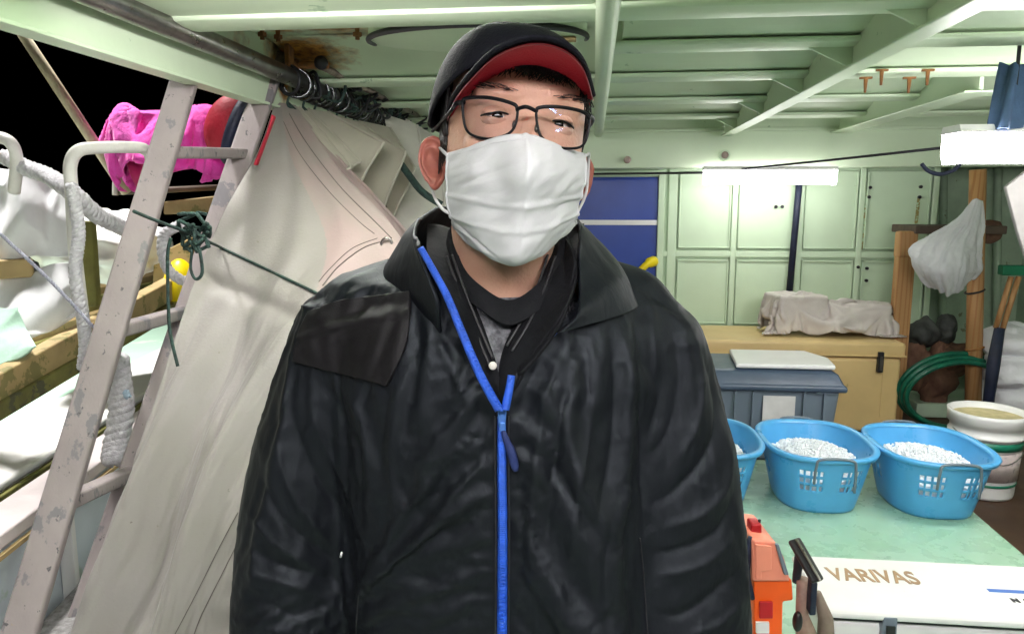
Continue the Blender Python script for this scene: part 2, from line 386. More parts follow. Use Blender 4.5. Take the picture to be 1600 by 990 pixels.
# conduits on the header
MB().tube([S(905, 272, Y=4.0), S(1100, 270, Y=4.0), S(1300, 250, Y=3.8), S(1500, 228, Y=3.3)], .006, 8).build('cable', darkm, cn, smooth=True)
hz_ = CZ-.1; pn_ = S(745, 37, Z=hz_); pl_ = S(572, 62, Z=hz_); pr_ = S(918, 60, Z=hz_); hc = Vector(((pl_.x+pr_.x)/2, (pl_.y+pr_.y)/2+.01, hz_)); ha = (pr_.x-pl_.x)/2; hb2 = hc.y-pn_.y
rh_ = thing('overhead_hatch', hc, 'round recessed ceiling hatch with black rubber rim above the cap', 'hatch')
ci = [(hc.x+ha*math.cos(t), hc.y+hb2*math.sin(t)) for t in [i/64*6.283 for i in range(64)]]
MB().rings([[(x, y, z) for x, y in ci] for z in (hz_+.003, CZ-.004)]).build('coaming', green, rh_, smooth=False)
MB().tube([(hc.x+ha*math.cos(t), hc.y+hb2*math.sin(t), hz_) for t in [R(168)+R(204)*i/63 for i in range(64)]], [.003+.006*math.sin(math.pi*min(1, max(0, i/63)))**.5 for i in range(64)], 8).build('rubber_rim', blackp, rh_, smooth=True)
MB().box((hc.x+ha*.35, hc.y-.01, hz_-.008), (hc.x+ha*.9, hc.y+.02, hz_+.001)).build('hatch_hinge', tanwood, rh_, bevel=.003)
c2 = MB().tube(path([S(1440, 256, Y=3.2), S(1452, 268, Y=3.2), S(1472, 272, Y=3.2), S(1495, 262, Y=3.2), S(1510, 240, Y=3.2)], 16), .008, 8).build('hanging_cable', navy, smooth=True)
tag(c2, 'short sagging loop of dark cable left of the larger lit lamp', 'cable')
# rusty T-shaped hooks
hk = thing('ceiling_hook', S(1353, 122, Y=2.5), 'rusty T-shaped ceiling hook, leftmost of the four', 'hook', 'rusty hooks under the canopy')
tz = hk.location
MB().cbox(tz, (.036, .012, .006)).build('crossbar', rustm, hk); MB().tube([tz, tz-Vector((0, 0, .045))], [.007, .004], 8).build('stem', rustm, hk)
for (px, py, Y, t_) in ((1378, 110, 2.5, 'rusty T-shaped ceiling hook, second from the left and higher than its neighbours'),
                      (1421, 122, 2.5, 'rusty T-shaped ceiling hook, third from the left in the row of four'),
                      (1450, 110, 2.5, 'rusty T-shaped ceiling hook, rightmost of the four')):
    dup(hk, S(px, py, Y=Y)-tz, t_)
# small bulb fittings
for (px, py, l_) in ((1131, 243, 'small round bulb fitting on the green header above the lit lamp'), (980, 250, 'small round fitting on the green header above the blue panel')):
    c = S(px, py, Y=4.03); t = thing('bulb_fitting', c, l_, 'light fitting')
    MB().tube([c, c+Vector((0, -.03, 0))], .028 if px > 1100 else .018, 16).build('collar', rustm if px < 1100 else greenwall, t, smooth=False)
    MB().ell(c+Vector((0, -.035, 0)), (.018, .015, .018)).build('bulb', mat('pinkish_glass', (.6, .45, .42), .2), t, smooth=True)

# ---- bulkhead with framed locker doors
BY = 4.3
bk = thing('cabin_bulkhead', (.6, BY, .38), 'pale green cabin wall with framed locker doors', 'wall')
x1450 = S(1452, 300, Y=BY).x; zt = 1.8
MB().box((-1.1, BY, .38), (x1450, BY+.05, CZ-.003)).build('wall_panel', greenwall, bk)
def sx(px): return S(px, 400, Y=BY).x
def sz(py): return S(1200, py, Y=BY).z
def frame(x, w_=.03, z0=None, z1=None, d=.022): MB().box((x-w_/2, BY-d, z0 or .5), (x+w_/2, BY-.002, z1 or zt)).build('door_frame', greenwall, bk, bevel=.005)
doors = [(1058, 1138), (1150, 1240), (1252, 1332), (1346, 1444)]
for (a, b) in doors:
    for (t, u) in ((268, 388), (406, 506)):
        d = MB().box((sx(a), BY-.012, sz(u)), (sx(b), BY-.002, sz(t))).build('locker_door', greenwall, bk, bevel=.006)
        g = .008
        m_ = MB()
        X0, X1, Z0, Z1 = sx(a), sx(b), sz(u), sz(t)
        for (q0, q1) in (((X0, Z0), (X1, Z0+g)), ((X0, Z1-g), (X1, Z1)), ((X0, Z0), (X0+g, Z1)), ((X1-g, Z0), (X1, Z1))):
            m_.box((q0[0], BY-.022, q0[1]), (q1[0], BY-.0125, q1[1]))
        m_.build('door_lip', greenwall, d, bevel=.002)
for px in (1048, 1144, 1246, 1339, 1452): frame(sx(px), .032 if px != 1048 else .05)
MB().box((sx(1030), BY-.02, sz(402)), (sx(1452), BY-.002, sz(392))).build('middle_rail', greenwall, bk, bevel=.004)
MB().box((sx(1030), BY-.03, sz(520)), (sx(1452), BY-.002, sz(509))).build('bottom_rail', greenwall, bk, bevel=.004)
for (px, py) in ((1212, 323), (1222, 323), (1340, 417), (1354, 419), (1353, 438), (1359, 293), (1357, 308), (1438, 292), (1436, 308)):
    c = S(px, py, Y=BY-.015); MB().tube([c, c+Vector((0, -.012, 0))], .009, 10).build('bolt', darkm, bk)
for (a, b) in (((1355, 300), (1345, 390)), ((1436, 308), (1430, 360))):
    pa, pb = S(*a, Y=BY-.0135), S(*b, Y=BY-.0135)
    MB().bar(pa, pb, .016, .003).build('rust_streak', mat('rust_run', (.35, .3, .1), .8, spots=[((.46, .62, .42), .5, 40)]), bk)
# blue door panel left of the lockers
bd = thing('blue_door', S(960, 440, Y=BY-.01), 'glossy deep blue door panel with a white bar across it', 'door')
X0, X1 = sx(860), sx(1025)
MB().box((X0, BY-.025, .5), (X1, BY-.003, sz(276))).build('door_panel', bluedoor, bd, bevel=.004)
MB().box((X0, BY-.036, sz(352)), (X1, BY-.026, sz(344))).build('cross_bar', whitep, bd, bevel=.002)
MB().box((X1, BY-.045, .5), (X1+.035, BY-.003, sz(266))).build('jamb', greenwall, bd, bevel=.004)
MB().box((X0, BY-.045, sz(274)), (X1-.001, BY-.003, sz(266))).build('lintel', greenwall, bd, bevel=.003)
yh = MB().tube(path([S(985, 437, Y=BY-.08), S(998, 425, Y=BY-.1), S(1012, 412, Y=BY-.1), S(1022, 408, Y=BY-.06)], 12), [.012]*4+[.02]*4+[.03]*4, 10).build('yellow_scoop', yel, smooth=True)
tag(yh, 'yellow plastic handle sticking out in front of the blue door', 'handle')
vp = MB().tube([S(1250, 272, Y=BY-.06), S(1244, 340, Y=BY-.06), S(1233, 460, Y=BY-.06)], .018, 12).build('drain_pipe', navy, smooth=True)
tag(vp, 'dark navy vertical pipe running down the green locker doors', 'pipe')
# recess wall right of lockers and right side wall
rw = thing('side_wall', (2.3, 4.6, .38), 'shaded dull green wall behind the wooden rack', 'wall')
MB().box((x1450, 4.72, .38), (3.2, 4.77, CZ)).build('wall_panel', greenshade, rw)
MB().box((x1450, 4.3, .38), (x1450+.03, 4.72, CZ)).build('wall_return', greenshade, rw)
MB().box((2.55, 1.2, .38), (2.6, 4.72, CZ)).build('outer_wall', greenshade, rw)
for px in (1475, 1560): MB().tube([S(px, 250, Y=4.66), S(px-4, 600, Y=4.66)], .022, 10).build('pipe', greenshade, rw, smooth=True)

# ---- fluorescent lamps (lit)
def fluoro(a, b, hgt, dep, m, label, name='fluorescent_lamp', hang=(.2, .8)):
    a, b = Vector(a), Vector(b); mid = (a+b)/2; t = thing(name, mid+Vector((0, 0, hgt/2)), label, 'lamp', 'fluorescent lamps under the canopy')
    ax = (b-a).normalized(); L_ = (b-a).length; side = Vector((-ax.y, ax.x, 0))
    prof = [(-dep/2, -.25*hgt), (-dep*.36, -.5*hgt), (dep*.36, -.5*hgt), (dep/2, -.25*hgt), (dep/2, .28*hgt), (-dep/2, .28*hgt)]
    MB().rings([[a+ax*s_+side*p+Vector((0, 0, z)) for p, z in prof] for s_ in (.012, L_-.012)]).build('diffuser', m, t, bevel=.004)
    for s_ in (0, L_-.012):
        MB().rings([[a+ax*q+side*p*1.06+Vector((0, 0, z*1.05)) for p, z in prof] for q in (s_, s_+.011)]).build('end_cap', m, t)
    q = MB(); q.rings([[a+ax*s_+side*p+Vector((0, 0, z)) for p, z in ((-dep*.56, .29*hgt), (dep*.56, .29*hgt), (dep*.45, .5*hgt), (-dep*.45, .5*hgt))] for s_ in (-.004, L_+.004)]); q.build('housing', whitep, t)
    for f_ in hang:
        c = a+ax*L_*f_+Vector((0, 0, hgt*.5)); MB().tube([c, Vector((c.x, c.y, CZ-.002))], .005, 8).build('hanger', darkm, t)
    return t
fluoro(S(1100, 274, Y=3.97), S(1305, 274, Y=3.97), .09, .07, lampw, 'lit white tube lamp in front of the locker doors', hang=())
fluoro(S(1486, 226, Y=2.15), S(1486, 226, Y=2.15)+Vector((.62, 0.05, 0)), .098, .09, lampm, 'larger lit white lamp cut by the right edge of the photo', hang=(.25,))
fluoro((-.35, -.35, 1.93), (.95, -.35, 1.93), .07, .16, lampn, 'long unseen tube lamp added behind the photographer')  # added as frontal fill on the man; the fixture itself is never seen
def baretube(c, L_, label):
    c = Vector(c); t = thing('bare_tube_lamp', c, label, 'lamp', 'bare tube lamps under the canopy')
    MB().tube([c-Vector((L_/2, 0, 0)), c+Vector((L_/2, 0, 0))], .016, 12).build('tube', lampb, t, smooth=True)
    for s_ in (-1, 1): MB().cbox(c+Vector((s_*(L_/2+.014), 0, .03)), (.026, .04, .10)).build('socket', whitep, t, bevel=.004)
    for s_ in (-1, 1): MB().tube([c+Vector((s_*(L_/2+.014), 0, .08)), Vector((c.x+s_*(L_/2+.014), c.y, CZ-.002))], .008, 8).build('mount', darkm, t)
baretube((1.45, 1.02, 1.80), .6, 'bare lit tube under the canopy just above the right of the photo')
baretube((-.45, 1.22, 1.875), .6, 'unseen bare lit tube added to brighten the left ceiling')  # added out of view to lift the dim left ceiling and the pleats
# flood lamp on a mast over the side
fl = thing('flood_lamp', (-2.3, 2.3, 4.3), 'square deck flood lamp on a pole outside the canopy', 'lamp')
MB().cbox((-2.3, 2.3, 4.36), (.44, .34, .1)).build('housing', darkm, fl, bevel=.01)
MB().tube([(-2.3, 2.3, 4.4), (-2.2, 2.2, 4.5), (-.9, 1.0, 4.5), (-.8, .9, 4.4), (-.8, .9, CZ+.02)], .03, 12).build('mast', whitepipe, fl, smooth=True)
ld = bpy.data.lights.new('flood', 'AREA'); ld.shape = 'RECTANGLE'; ld.size = .4; ld.size_y = .3; ld.energy = FLOOD; ld.spread = R(95); ld.color = (1, .98, .95)
lo = bpy.data.objects.new('flood_light', ld); col.objects.link(lo); lo.parent = fl; lo.location = (0, 0, -.005)
lo.rotation_euler = (Vector((-2.9, 2.4, .8))-Vector((-2.3, 2.3, 4.3))).to_track_quat('-Z', 'Y').to_euler()

# ================================================================== RIGHT SIDE OBJECTS
# ---- cream fish box
c0, c1 = S(1106, 663, Z=.385), S(1398, 660, Z=.385)
Yc = 3.72; xa, xb = S(1060, 600, Y=Yc).x, S(1412, 600, Y=Yc).x
zl = S(1250, 556, Y=Yc).z; ztp = S(1250, 533, Y=Yc).z
fb = thing('fish_box', ((xa+xb)/2, Yc+.22, .38), 'large cream insulated fish box under the crumpled tarpaulin', 'cool box')
MB().box((xa+.012, Yc+.01, .382), (xb-.012, Yc+.46, zl-.004)).build('tub', creamp, fb, bevel=.02)
MB().box((xa, Yc-.004, zl), (xb, Yc+.47, ztp)).build('lid', creamp, fb, bevel=.016)
MB().box((xa-.003, Yc-.008, zl+.004), (xb+.003, Yc+.474, zl+.012)).build('lid_rim', creamp, fb, bevel=.003)
for px in (1245, 1374):
    x = S(px, 570, Y=Yc).x
    l_ = MB().box((x-.013, Yc-.02, zl-.07), (x+.013, Yc+.005, zl+.03)).build('latch', darkm, fb, bevel=.003)
    MB().box((x-.006, Yc-.025, zl-.06), (x+.006, Yc-.021, zl+.01)).build('latch_clip', steel, l_)
MB().box((xb-.1, Yc+.005, zl-.3), (xb-.096, Yc+.009, zl-.02)).build('corner_rib', creamp, fb)
# tarp heap
def heap(cx, cy, z0, a, b, hgt, m, name, label, cat, seed=0, n=90, sc=7, rough_=.5, prof=None):
    rows = []
    for j in range(n):
        r_ = []
        for i in range(n):
            u, v = i/(n-1)*2-1, j/(n-1)*2-1
            e = max(abs(u), abs(v))
            ff = prof(u, v) if prof else max(0, 1-e**4)
            wob = 1+.12*noise.noise(Vector((math.atan2(v, u)*1.3, seed, 3)))
            x, y = cx+a*u*wob, cy+b*v*wob
            wx = .09*noise.noise(Vector((x*5, y*5, seed))); wy = .09*noise.noise(Vector((x*5, y*5, seed+7)))
            nz = ridge((x+wx, (y+wy)*1.3, seed), sc*.8, seed)*.6+ridge((x*1.2+wy, y*.8-wx, seed), sc*2.0, seed+3)*.35+noise.noise(Vector((x*4, y*3, seed)))*.5
            z = z0+max(.003, hgt*ff*(1-rough_*.5+rough_*nz*.8))
            r_.append((x + .02*noise.noise(Vector((x, y, 1))*sc)*ff, y+.02*noise.noise(Vector((x, y, 9))*sc)*ff, z))
        rows.append(r_)
    o = MB().grid(rows).build(name, m, smooth=True); return tag(o, label, cat)
xt0, xt1 = S(1200, 525, Y=3.95).x, S(1396, 525, Y=3.95).x
def tprof(u, v):
    s_ = min(1, max(0, (u+1)/.2))**.6*min(1, max(0, (1-u)/.14))**.6*min(1, (1-abs(v))/.5)**.6
    return s_*(1 if u < .72 else .28+.72*max(0, 1-(u-.72)/.06))*(.9-.12*u)
m = MB(); rows = []
for j in range(66):
    r_ = []
    for i in range(100):
        u, v = i/99, j/65
        r_.append((.40*(u*2-1), .27*(v*2-1), .24+.032*math.sin(u*math.pi*2*3.4+2*math.sin(v*5))+.026*math.sin(v*math.pi*2*2.4+2*math.sin(u*5))+.018*noise.noise(Vector((u*9, v*8, 2)))))
    rows.append(r_)
m.grid(rows)
lm = [MB().box((-.7, -.3, -.1), (.7, .5, 0)), MB().box((-.27, -.06, 0), (-.06, .15, .195), Matrix.Rotation(.2, 4, 'Z')), MB().ell((.0, .03, .06), (.09, .08, .09), None, 14, 8), MB().box((.07, -.05, 0), (.25, .13, .155), Matrix.Rotation(-.25, 4, 'Z')), MB().box((-.1, -.13, 0), (.03, -.06, .07), Matrix.Rotation(.6, 4, 'Z'))]
tp = drape(m, lm, 26, selfc=False, bend=.05, quality=5, dist=.005)
tx = (xt0+xt1)/2; tp.v = [(p[0]*1.08+tx, p[1]*.8+3.95, p[2]+ztp+.001) for p in tp.v]
tag(tp.build('tarpaulin', tarpm, smooth=True, solid=.002), 'crumpled beige tarpaulin heaped on the cream fish box', 'tarpaulin')
# ---- grey storage box
Yg = 3.2; xa, xb = S(1085, 620, Y=Yg).x, S(1318, 620, Y=Yg).x
zr = S(1230, 607, Y=Yg).z; zt_ = zr+.075
gb = thing('storage_box', ((xa+xb)/2, Yg+.2, .38), 'blue grey storage tote with darker lid in front of the cream fish box', 'storage box')
MB().rings([[(x, y, z) for x, y in ((xa+k, Yg+k), (xb-k, Yg+k), (xb-k, Yg+.4-k), (xa+k, Yg+.4-k))] for z, k in ((.384, .035), (zr, .008))]).build('tub', greyp, gb, bevel=.02)
MB().rings([[(x, y, z) for x, y in ((xa-k, Yg-k), (xb+k, Yg-k), (xb+k, Yg+.41+k), (xa-k, Yg+.41+k))] for z, k in ((zr-.012, .012), (zr+.012, .014), (zr+.02, .002), (zt_-.015, -.018), (zt_, -.04))]).build('lid', greydk, gb, bevel=.008)
for px in (1150, 1178, 1258, 1290):
    x = S(px, 600, Y=Yg).x; MB().box((x-.004, Yg-.006, zr-.2), (x+.004, Yg+.012, zr-.016)).build('rib', greyp, gb)
p0, p1 = S(1193, 618, Y=Yg), S(1241, 659, Y=Yg)
MB().box((p0.x, Yg+.001, p1.z), (p1.x, Yg+.006, p0.z)).build('paper_label', mat('blank_label', (.72, .7, .7), .6), gb)
p0 = S(1275, 612, Y=Yg); MB().box((p0.x, Yg-.003, p0.z-.008), (p0.x+.09, Yg+.004, p0.z)).build('handle_lip', greyp, gb)
q0, q1 = S(1135, 571, Y=Yg+.25).x, S(1288, 571, Y=Yg+.25).x
sl = MB(); sl.prism([(q0, Yg+.03, zt_+.003), (q1-.02, Yg+.03, zt_+.003), (q1, Yg+.2, zt_+.003), (q1-.06, Yg+.36, zt_+.003), (q0+.03, Yg+.36, zt_+.003)], (0, 0, .022))
tag(sl.build('foam_lid', whitep, bevel=.008), 'flat white foam lid lying on the grey storage tote', 'lid')

# ---- blue baskets
def basket(cx, cy, z0, hw, hl, hgt, label):
    t = thing('laundry_basket', (cx, cy, z0), label, 'basket', 'blue baskets of ice on the hatch')
    NS, NR = 144, 22
    def pt(i, f, k=0.0):
        a = 2*math.pi*i/NS; e = 2/2.7
        s_ = .74+.26*f**.9
        ca, sa = math.cos(a), math.sin(a)
        return (cx+(hw*s_-k)*math.copysign(abs(ca)**e, ca), cy+(hl*s_-k)*math.copysign(abs(sa)**e, sa), z0+hgt*f)
    m = MB(); vs = [pt(i, j/NR) for j in range(NR+1) for i in range(NS)]; fs = []
    front = NS*3//4
    for j in range(NR):
        for i in range(NS):
            d = (i-front+NS//2) % NS - NS//2
            side = (i % (NS//2)); hole = False
            if 9 <= j < 18 and (j-9) % 3 != 2:
                if abs(d) <= 12 and (d+13) % 3 != 0 and d % 7 != 0 and not -2 <= d <= 1: hole = True
                elif 34 < abs(d) < 60 and d % 3 == 0: hole = 9 <= j < 14
            if not hole: fs.append((j*NS+i, j*NS+(i+1) % NS, (j+1)*NS+(i+1) % NS, (j+1)*NS+i))
    fs.append(tuple(range(NS))[::-1]); m.add(vs, fs)
    m.build('wall', bluep, t, smooth=True, solid=.003)
    r_ = MB(); r_.rings([[pt(i, 1+dz, k) for i in range(NS)] for dz, k in ((-.06, -.004), (-.06, -.016), (.0, -.018), (.025, -.012), (.02, .002), (-.03, .004))], cap=False)
    r_.build('rim', bluep, t, smooth=True)
    for sg in (-1, 1):
        yy = cy+sg*(hl+.016); pts = path([(cx-.062, yy, z0+hgt*.62), (cx-.06, yy+sg*.006, z0+hgt*.9), (cx-.045, yy+sg*.004, z0+hgt*1.03), (cx+.045, yy+sg*.004, z0+hgt*1.03), (cx+.06, yy+sg*.006, z0+hgt*.9), (cx+.062, yy, z0+hgt*.5)], 26)
        MB().tube(pts, .0045, 8).build('handle', greyp, t, smooth=True)
    return t, pt
zb_ = .503
HW, HL, HG = .168, .215, .2
cxs = []
fr = S(1275, 800, Z=zb_); fr3 = S(1440, 804, Z=zb_)
cy2 = fr.y + HL*.74
X2 = S(1277, 690, Z=zb_+HG).x
t2 = basket(X2, cy2, zb_, HW, HL, HG, 'middle blue plastic basket of crushed ice, fully in view')
t3 = basket(X2+.365, cy2-.01, zb_, HW, HL, HG, 'blue plastic basket of crushed ice beside the white bucket')
t1 = basket(X2-.365, cy2+.0, zb_, HW, HL, HG, 'blue plastic basket of crushed ice half hidden behind the jacket sleeve')
for (cx, cy, l_, sd) in ((X2, cy2, 'crushed ice heaped in the middle blue basket', 1), (X2+.365, cy2-.01, 'crushed ice heaped in the basket by the white bucket', 2), (X2-.365, cy2, 'crushed ice in the basket behind the sleeve', 3)):
    n = 80; rows = []
    for j in range(n):
        r_ = []
        for i in range(n+1):
            a = 2*math.pi*i/n; f = j/(n-1)*.985; e = 2/2.7; s_ = .9
            x = cx+HW*s_*f*math.copysign(abs(math.cos(a))**e, math.cos(a))*.98; y = cy+HL*s_*f*math.copysign(abs(math.sin(a))**e, math.sin(a))*.98
            z = zb_+HG*(.60+.2*(1-f**2)) + .018*noise.noise(Vector((x, y, sd))*18)+.012*noise.noise(Vector((x, y, sd))*55)+.006*noise.noise(Vector((x, y, sd))*120)
            r_.append((x, y, z))
        rows.append(r_)
    rows.append([(p[0]*.8+cx*.2, p[1]*.8+cy*.2, zb_+.02) for p in rows[-1]])
    o = MB().grid(rows).build('crushed_ice', ice, smooth=False); tag(o, l_, 'ice', None, 'stuff')
    cm = MB(); rnd = random.Random(sd)
    for k in range(700):
        a = rnd.random()*6.283; f = math.sqrt(rnd.random())*.8
        c = Vector((cx+HW*f*math.cos(a), cy+HL*f*math.sin(a), zb_+HG*(.61+.2*(1-f*f))+.008)); sz_ = .003+.0055*rnd.random()
        cm.cbox(c, (sz_, sz_*1.3, sz_*.8), Matrix.Rotation(rnd.random()*3, 3, Vector((rnd.random(), rnd.random(), .3)).normalized()))
    cm.build('ice_chips', ice, o)['kind'] = 'stuff'
# ---- white bucket
bc = S(1557, 785, Z=.383); bc.y += .12; bc.z = .383
rr_ = .125; hh_ = .33
bu = thing('paint_bucket', bc, 'white plastic bucket with green band right of the blue baskets', 'bucket')
MB().lathe([(0, .004), (rr_*.86, 0), (rr_*.88, .01), (rr_*.99, hh_*.72), (rr_*1.06, hh_*.725), (rr_*1.06, hh_*.75), (rr_*1.0, hh_*.76), (rr_*1.02, hh_*.85), (rr_*1.09, hh_*.86), (rr_*1.10, hh_*.96), (rr_*1.12, hh_), (rr_*1.04, hh_), (rr_*1.0, hh_*.9), (rr_*.85, .012), (0, .01)], bc, 48).build('pail', whitep, bu, smooth=True)
MB().lathe([(0, .0), (rr_*1.0, 0), (rr_*1.0, .006), (0, .006)], bc+Vector((0, 0, hh_*.91)), 40).build('contents', mat('yellowish_bait', (.7, .6, .32), .6, var=.15, vs=20, bump=.3), bu, smooth=False)
def band(z0, z1, m_, nm, a0=-math.pi, a1=0):
    b = MB(); rows = []
    for z in (z0, z1):
        rad = rr_*(.88+.11*(z-.01)/(hh_*.72))+.0018
        rows.append([bc+Vector((rad*math.cos(a0+(a1-a0)*i/40), rad*math.sin(a0+(a1-a0)*i/40), z)) for i in range(41)])
    b.grid(rows).build(nm, m_, bu, smooth=True, solid=.001)
bg_ = mat('green_print', (.01, .22, .13), .4, bump=0)
band(hh_*.6, hh_*.695, bg_, 'green_band'); band(hh_*.16, hh_*.19, bg_, 'stripe')
lbl = mat('pinkish_label', (.6, .5, .5), .5, var=.1, vs=30, spots=[((.35, .3, .32), .6, 60)], bump=0)
band(hh_*.23, hh_*.57, lbl, 'printed_label', -2.6, -.5)
MB().tube([bc+Vector((rr_*1.08*math.cos(a), rr_*1.08*math.sin(a)-.004, hh_*.8-.11*math.sin(-a)**2)) for a in [-.1-math.pi*i/24*.93 for i in range(25)]], .0022, 6).build('bail_handle', steel, bu, smooth=True)

# ---- white cooler (foreground)
zt_ = .735; pA = S(1288, 948, Z=zt_); pB = S(1262, 864, Z=zt_)
y0, y1 = pA.y+.0, pB.y; x0 = pA.x; x1 = x0+.56
cb = thing('cool_box', ((x0+x1)/2, (y0+y1)/2, .503), 'white cool box with gold lettering on its lid in the right foreground', 'cool box')
MB().box((x0+.012, y0+.012, .505), (x1-.012, y1-.012, zt_-.026)).build('tub', whitep, cb, bevel=.02)
MB().rings([[(x, y, z) for x, y in ((x0-k, y0-k), (x1+k, y0-k), (x1+k, y1+k), (x0-k, y1+k))] for z, k in ((zt_-.022, 0), (zt_-.014, .003), (zt_-.007, 0), (zt_, -.014))]).build('lid', whitep, cb, bevel=.01)
MB().box((x0+.004, y0+.003, zt_-.026), (x1-.004, y1-.004, zt_-.0222)).build('lid_seal', darkm, cb)
xl = S(1391, 965, Y=y0).x
lt = MB().box((xl-.013, y0-.004, zt_-.09), (xl+.013, y0+.02, zt_-.012)).build('latch', greyp, cb, bevel=.003)
MB().box((xl-.008, y0-.0075, zt_-.085), (xl+.008, y0-.0045, zt_-.028)).build('latch_slot', blackp, lt)
MB().box((xl+.1, y0+.004, zt_-.062), (xl+.21, y0+.011, zt_-.054)).build('front_rib', whitep, cb, bevel=.002)
def text(s_, name, m_, parent, loc, size, rot=(0, 0, 0), ext=.0006, sxx=1):
    cu = bpy.data.curves.new(name, 'FONT'); cu.body = s_; cu.size = size; cu.extrude = ext; cu.align_x = 'LEFT'; cu.offset = .0013
    to = bpy.data.objects.new(name, cu); col.objects.link(to)
    dg = bpy.context.evaluated_depsgraph_get(); me = bpy.data.meshes.new_from_object(to.evaluated_get(dg)); bpy.data.objects.remove(to)
    me.materials.clear(); me.materials.append(m_)
    o = bpy.data.objects.new(name, me); col.objects.link(o); o.parent = parent
    o.location = Vector(loc)-rootof(parent).location; o.rotation_euler = rot; o.scale = (sxx, 1, 1); return o
ta = S(1300, 905, Z=zt_); tb = S(1442, 905, Z=zt_); tc_ = S(1300, 886, Z=zt_)
text('VARIVAS', 'lettering', goldt, cb, (ta.x, ta.y, zt_+.0008), (tc_.y-ta.y)*1.38, (0, 0, 0), .0004, (tb.x-ta.x)/((tc_.y-ta.y)*1.38*4.05))
ta = S(1546, 924, Z=zt_)
MB().box((ta.x, ta.y, zt_), (ta.x+.1, ta.y+.012, zt_+.0008)).build('blue_strip', bluet, cb)
ta = S(1583, 940, Z=zt_); text('N  S', 'small_lettering', darkm, cb, (ta.x, ta.y, zt_+.0008), .018, (0, 0, 0), .0004)

# ---- orange tackle box
D = 1.24
ob = thing('tackle_box', (P(1205, 990, D).x, P(1205, 990, D).y+.05, .503), 'bright orange tackle case with pale salmon lid beside the jacket sleeve', 'tackle box')
def pq(l_, v): return [P(x, y, v) for x, y in l_]
dep = W(0, .09, 0)
MB().prism([P(1178, 905, D), P(1238, 905, D), P(1240, 938, D), P(1224, 940, D), P(1222, 1040, D), P(1178, 1040, D)], dep).build('body', orange, ob, bevel=.004)
MB().prism([P(1176, 842, D-.012), P(1212, 846, D-.012), P(1226, 872, D-.012), P(1236, 909, D-.012), P(1176, 909, D-.012)], dep+W(0, .03, 0)).build('lid', salmon, ob, bevel=.005)
MB().prism([P(1181, 850, D-.017), P(1206, 853, D-.017), P(1206, 890, D-.017), P(1190, 893, D-.017), P(1190, 904, D-.017), P(1181, 904, D-.017)], W(0, .004, 0)).build('lid_panel', salmon, ob, bevel=.0015)
MB().prism([P(1212, 850, D-.02), P(1217, 850, D-.02), P(1233, 898, D-.02), P(1226, 898, D-.02)], W(0, .007, 0)).build('hinge', greyp, ob, bevel=.0015)
MB().prism([P(1187, 940, D-.006), P(1208, 940, D-.006), P(1208, 966, D-.006), P(1187, 966, D-.006)], W(0, .005, 0)).build('latch', redpl, ob, bevel=.0015)
MB().prism([P(1182, 972, D-.006), P(1202, 972, D-.006), P(1202, 989, D-.006), P(1182, 989, D-.006)], W(0, .005, 0)).build('sticker', whitep, ob)
o = MB().prism([P(1174, 818, D+.02), P(1191, 818, D+.02), P(1191, 838, D+.02), P(1174, 838, D+.02)], W(0, .03, 0)).build('red_knob', redpl, ob, bevel=.004)
MB().tube([P(1186, 818, D+.03), P(1187, 811, D+.03)], .0025, 8).build('pin', blackp, o)
o = MB().tube(path([P(1172, 838, D), P(1166, 880, D), P(1166, 900, D), P(1176, 935, D)], 14), [.004+.004*math.sin(i/13*3.14) for i in range(14)], 10).build('strap', navy, ob, smooth=True)
# ---- slanted rod rest
rh = thing('rod_rest', (P(1268, 990, 1.3).x, P(1268, 990, 1.3).y, .503), 'slanted black padded rod rest on a stand left of the white cool box', 'rod rest')
MB().bar(P(1240, 842, 1.28), P(1278, 908, 1.22), .024, .011, W(1, 0, 0)).build('pad', blackp, rh, bevel=.004)
MB().bar(P(1244, 841, 1.272), P(1282, 907, 1.212), .005, .003, W(1, 0, 0)).build('grey_edge', steel, rh, bevel=.001)
MB().tube(path([P(1250, 862, 1.27), P(1247, 885, 1.28), P(1243, 908, 1.29)], 8), [.008, .009, .009, .009, .008, .008, .007, .006], 10).build('dark_grip', navy, rh, smooth=True)
MB().bar(P(1270, 905, 1.25), P(1267, 955, 1.27), .012, .02, W(1, 0, 0)).build('upright', navy, rh, bevel=.003)
MB().tube([P(1255, 905, 1.28), P(1253, 960, 1.29), P(1268, 1030, 1.3)], [.012, .012, .03], 12).build('post', mat('worn_pinkish_wood', (.42, .27, .22), .6, var=.2, vs=20, bump=.2), rh, smooth=True)
MB().tube([P(1278, 925, 1.29), P(1290, 965, 1.3), P(1290, 1040, 1.3)], [.006, .014, .02], 12).build('brace', mat('weathered_brown', (.25, .19, .15), .7, var=.2, vs=20, bump=.2), rh, smooth=True)
MB().ell(P(1246, 970, 1.27), (.009, .01, .02)).build('clamp', blackp, rh, smooth=True)

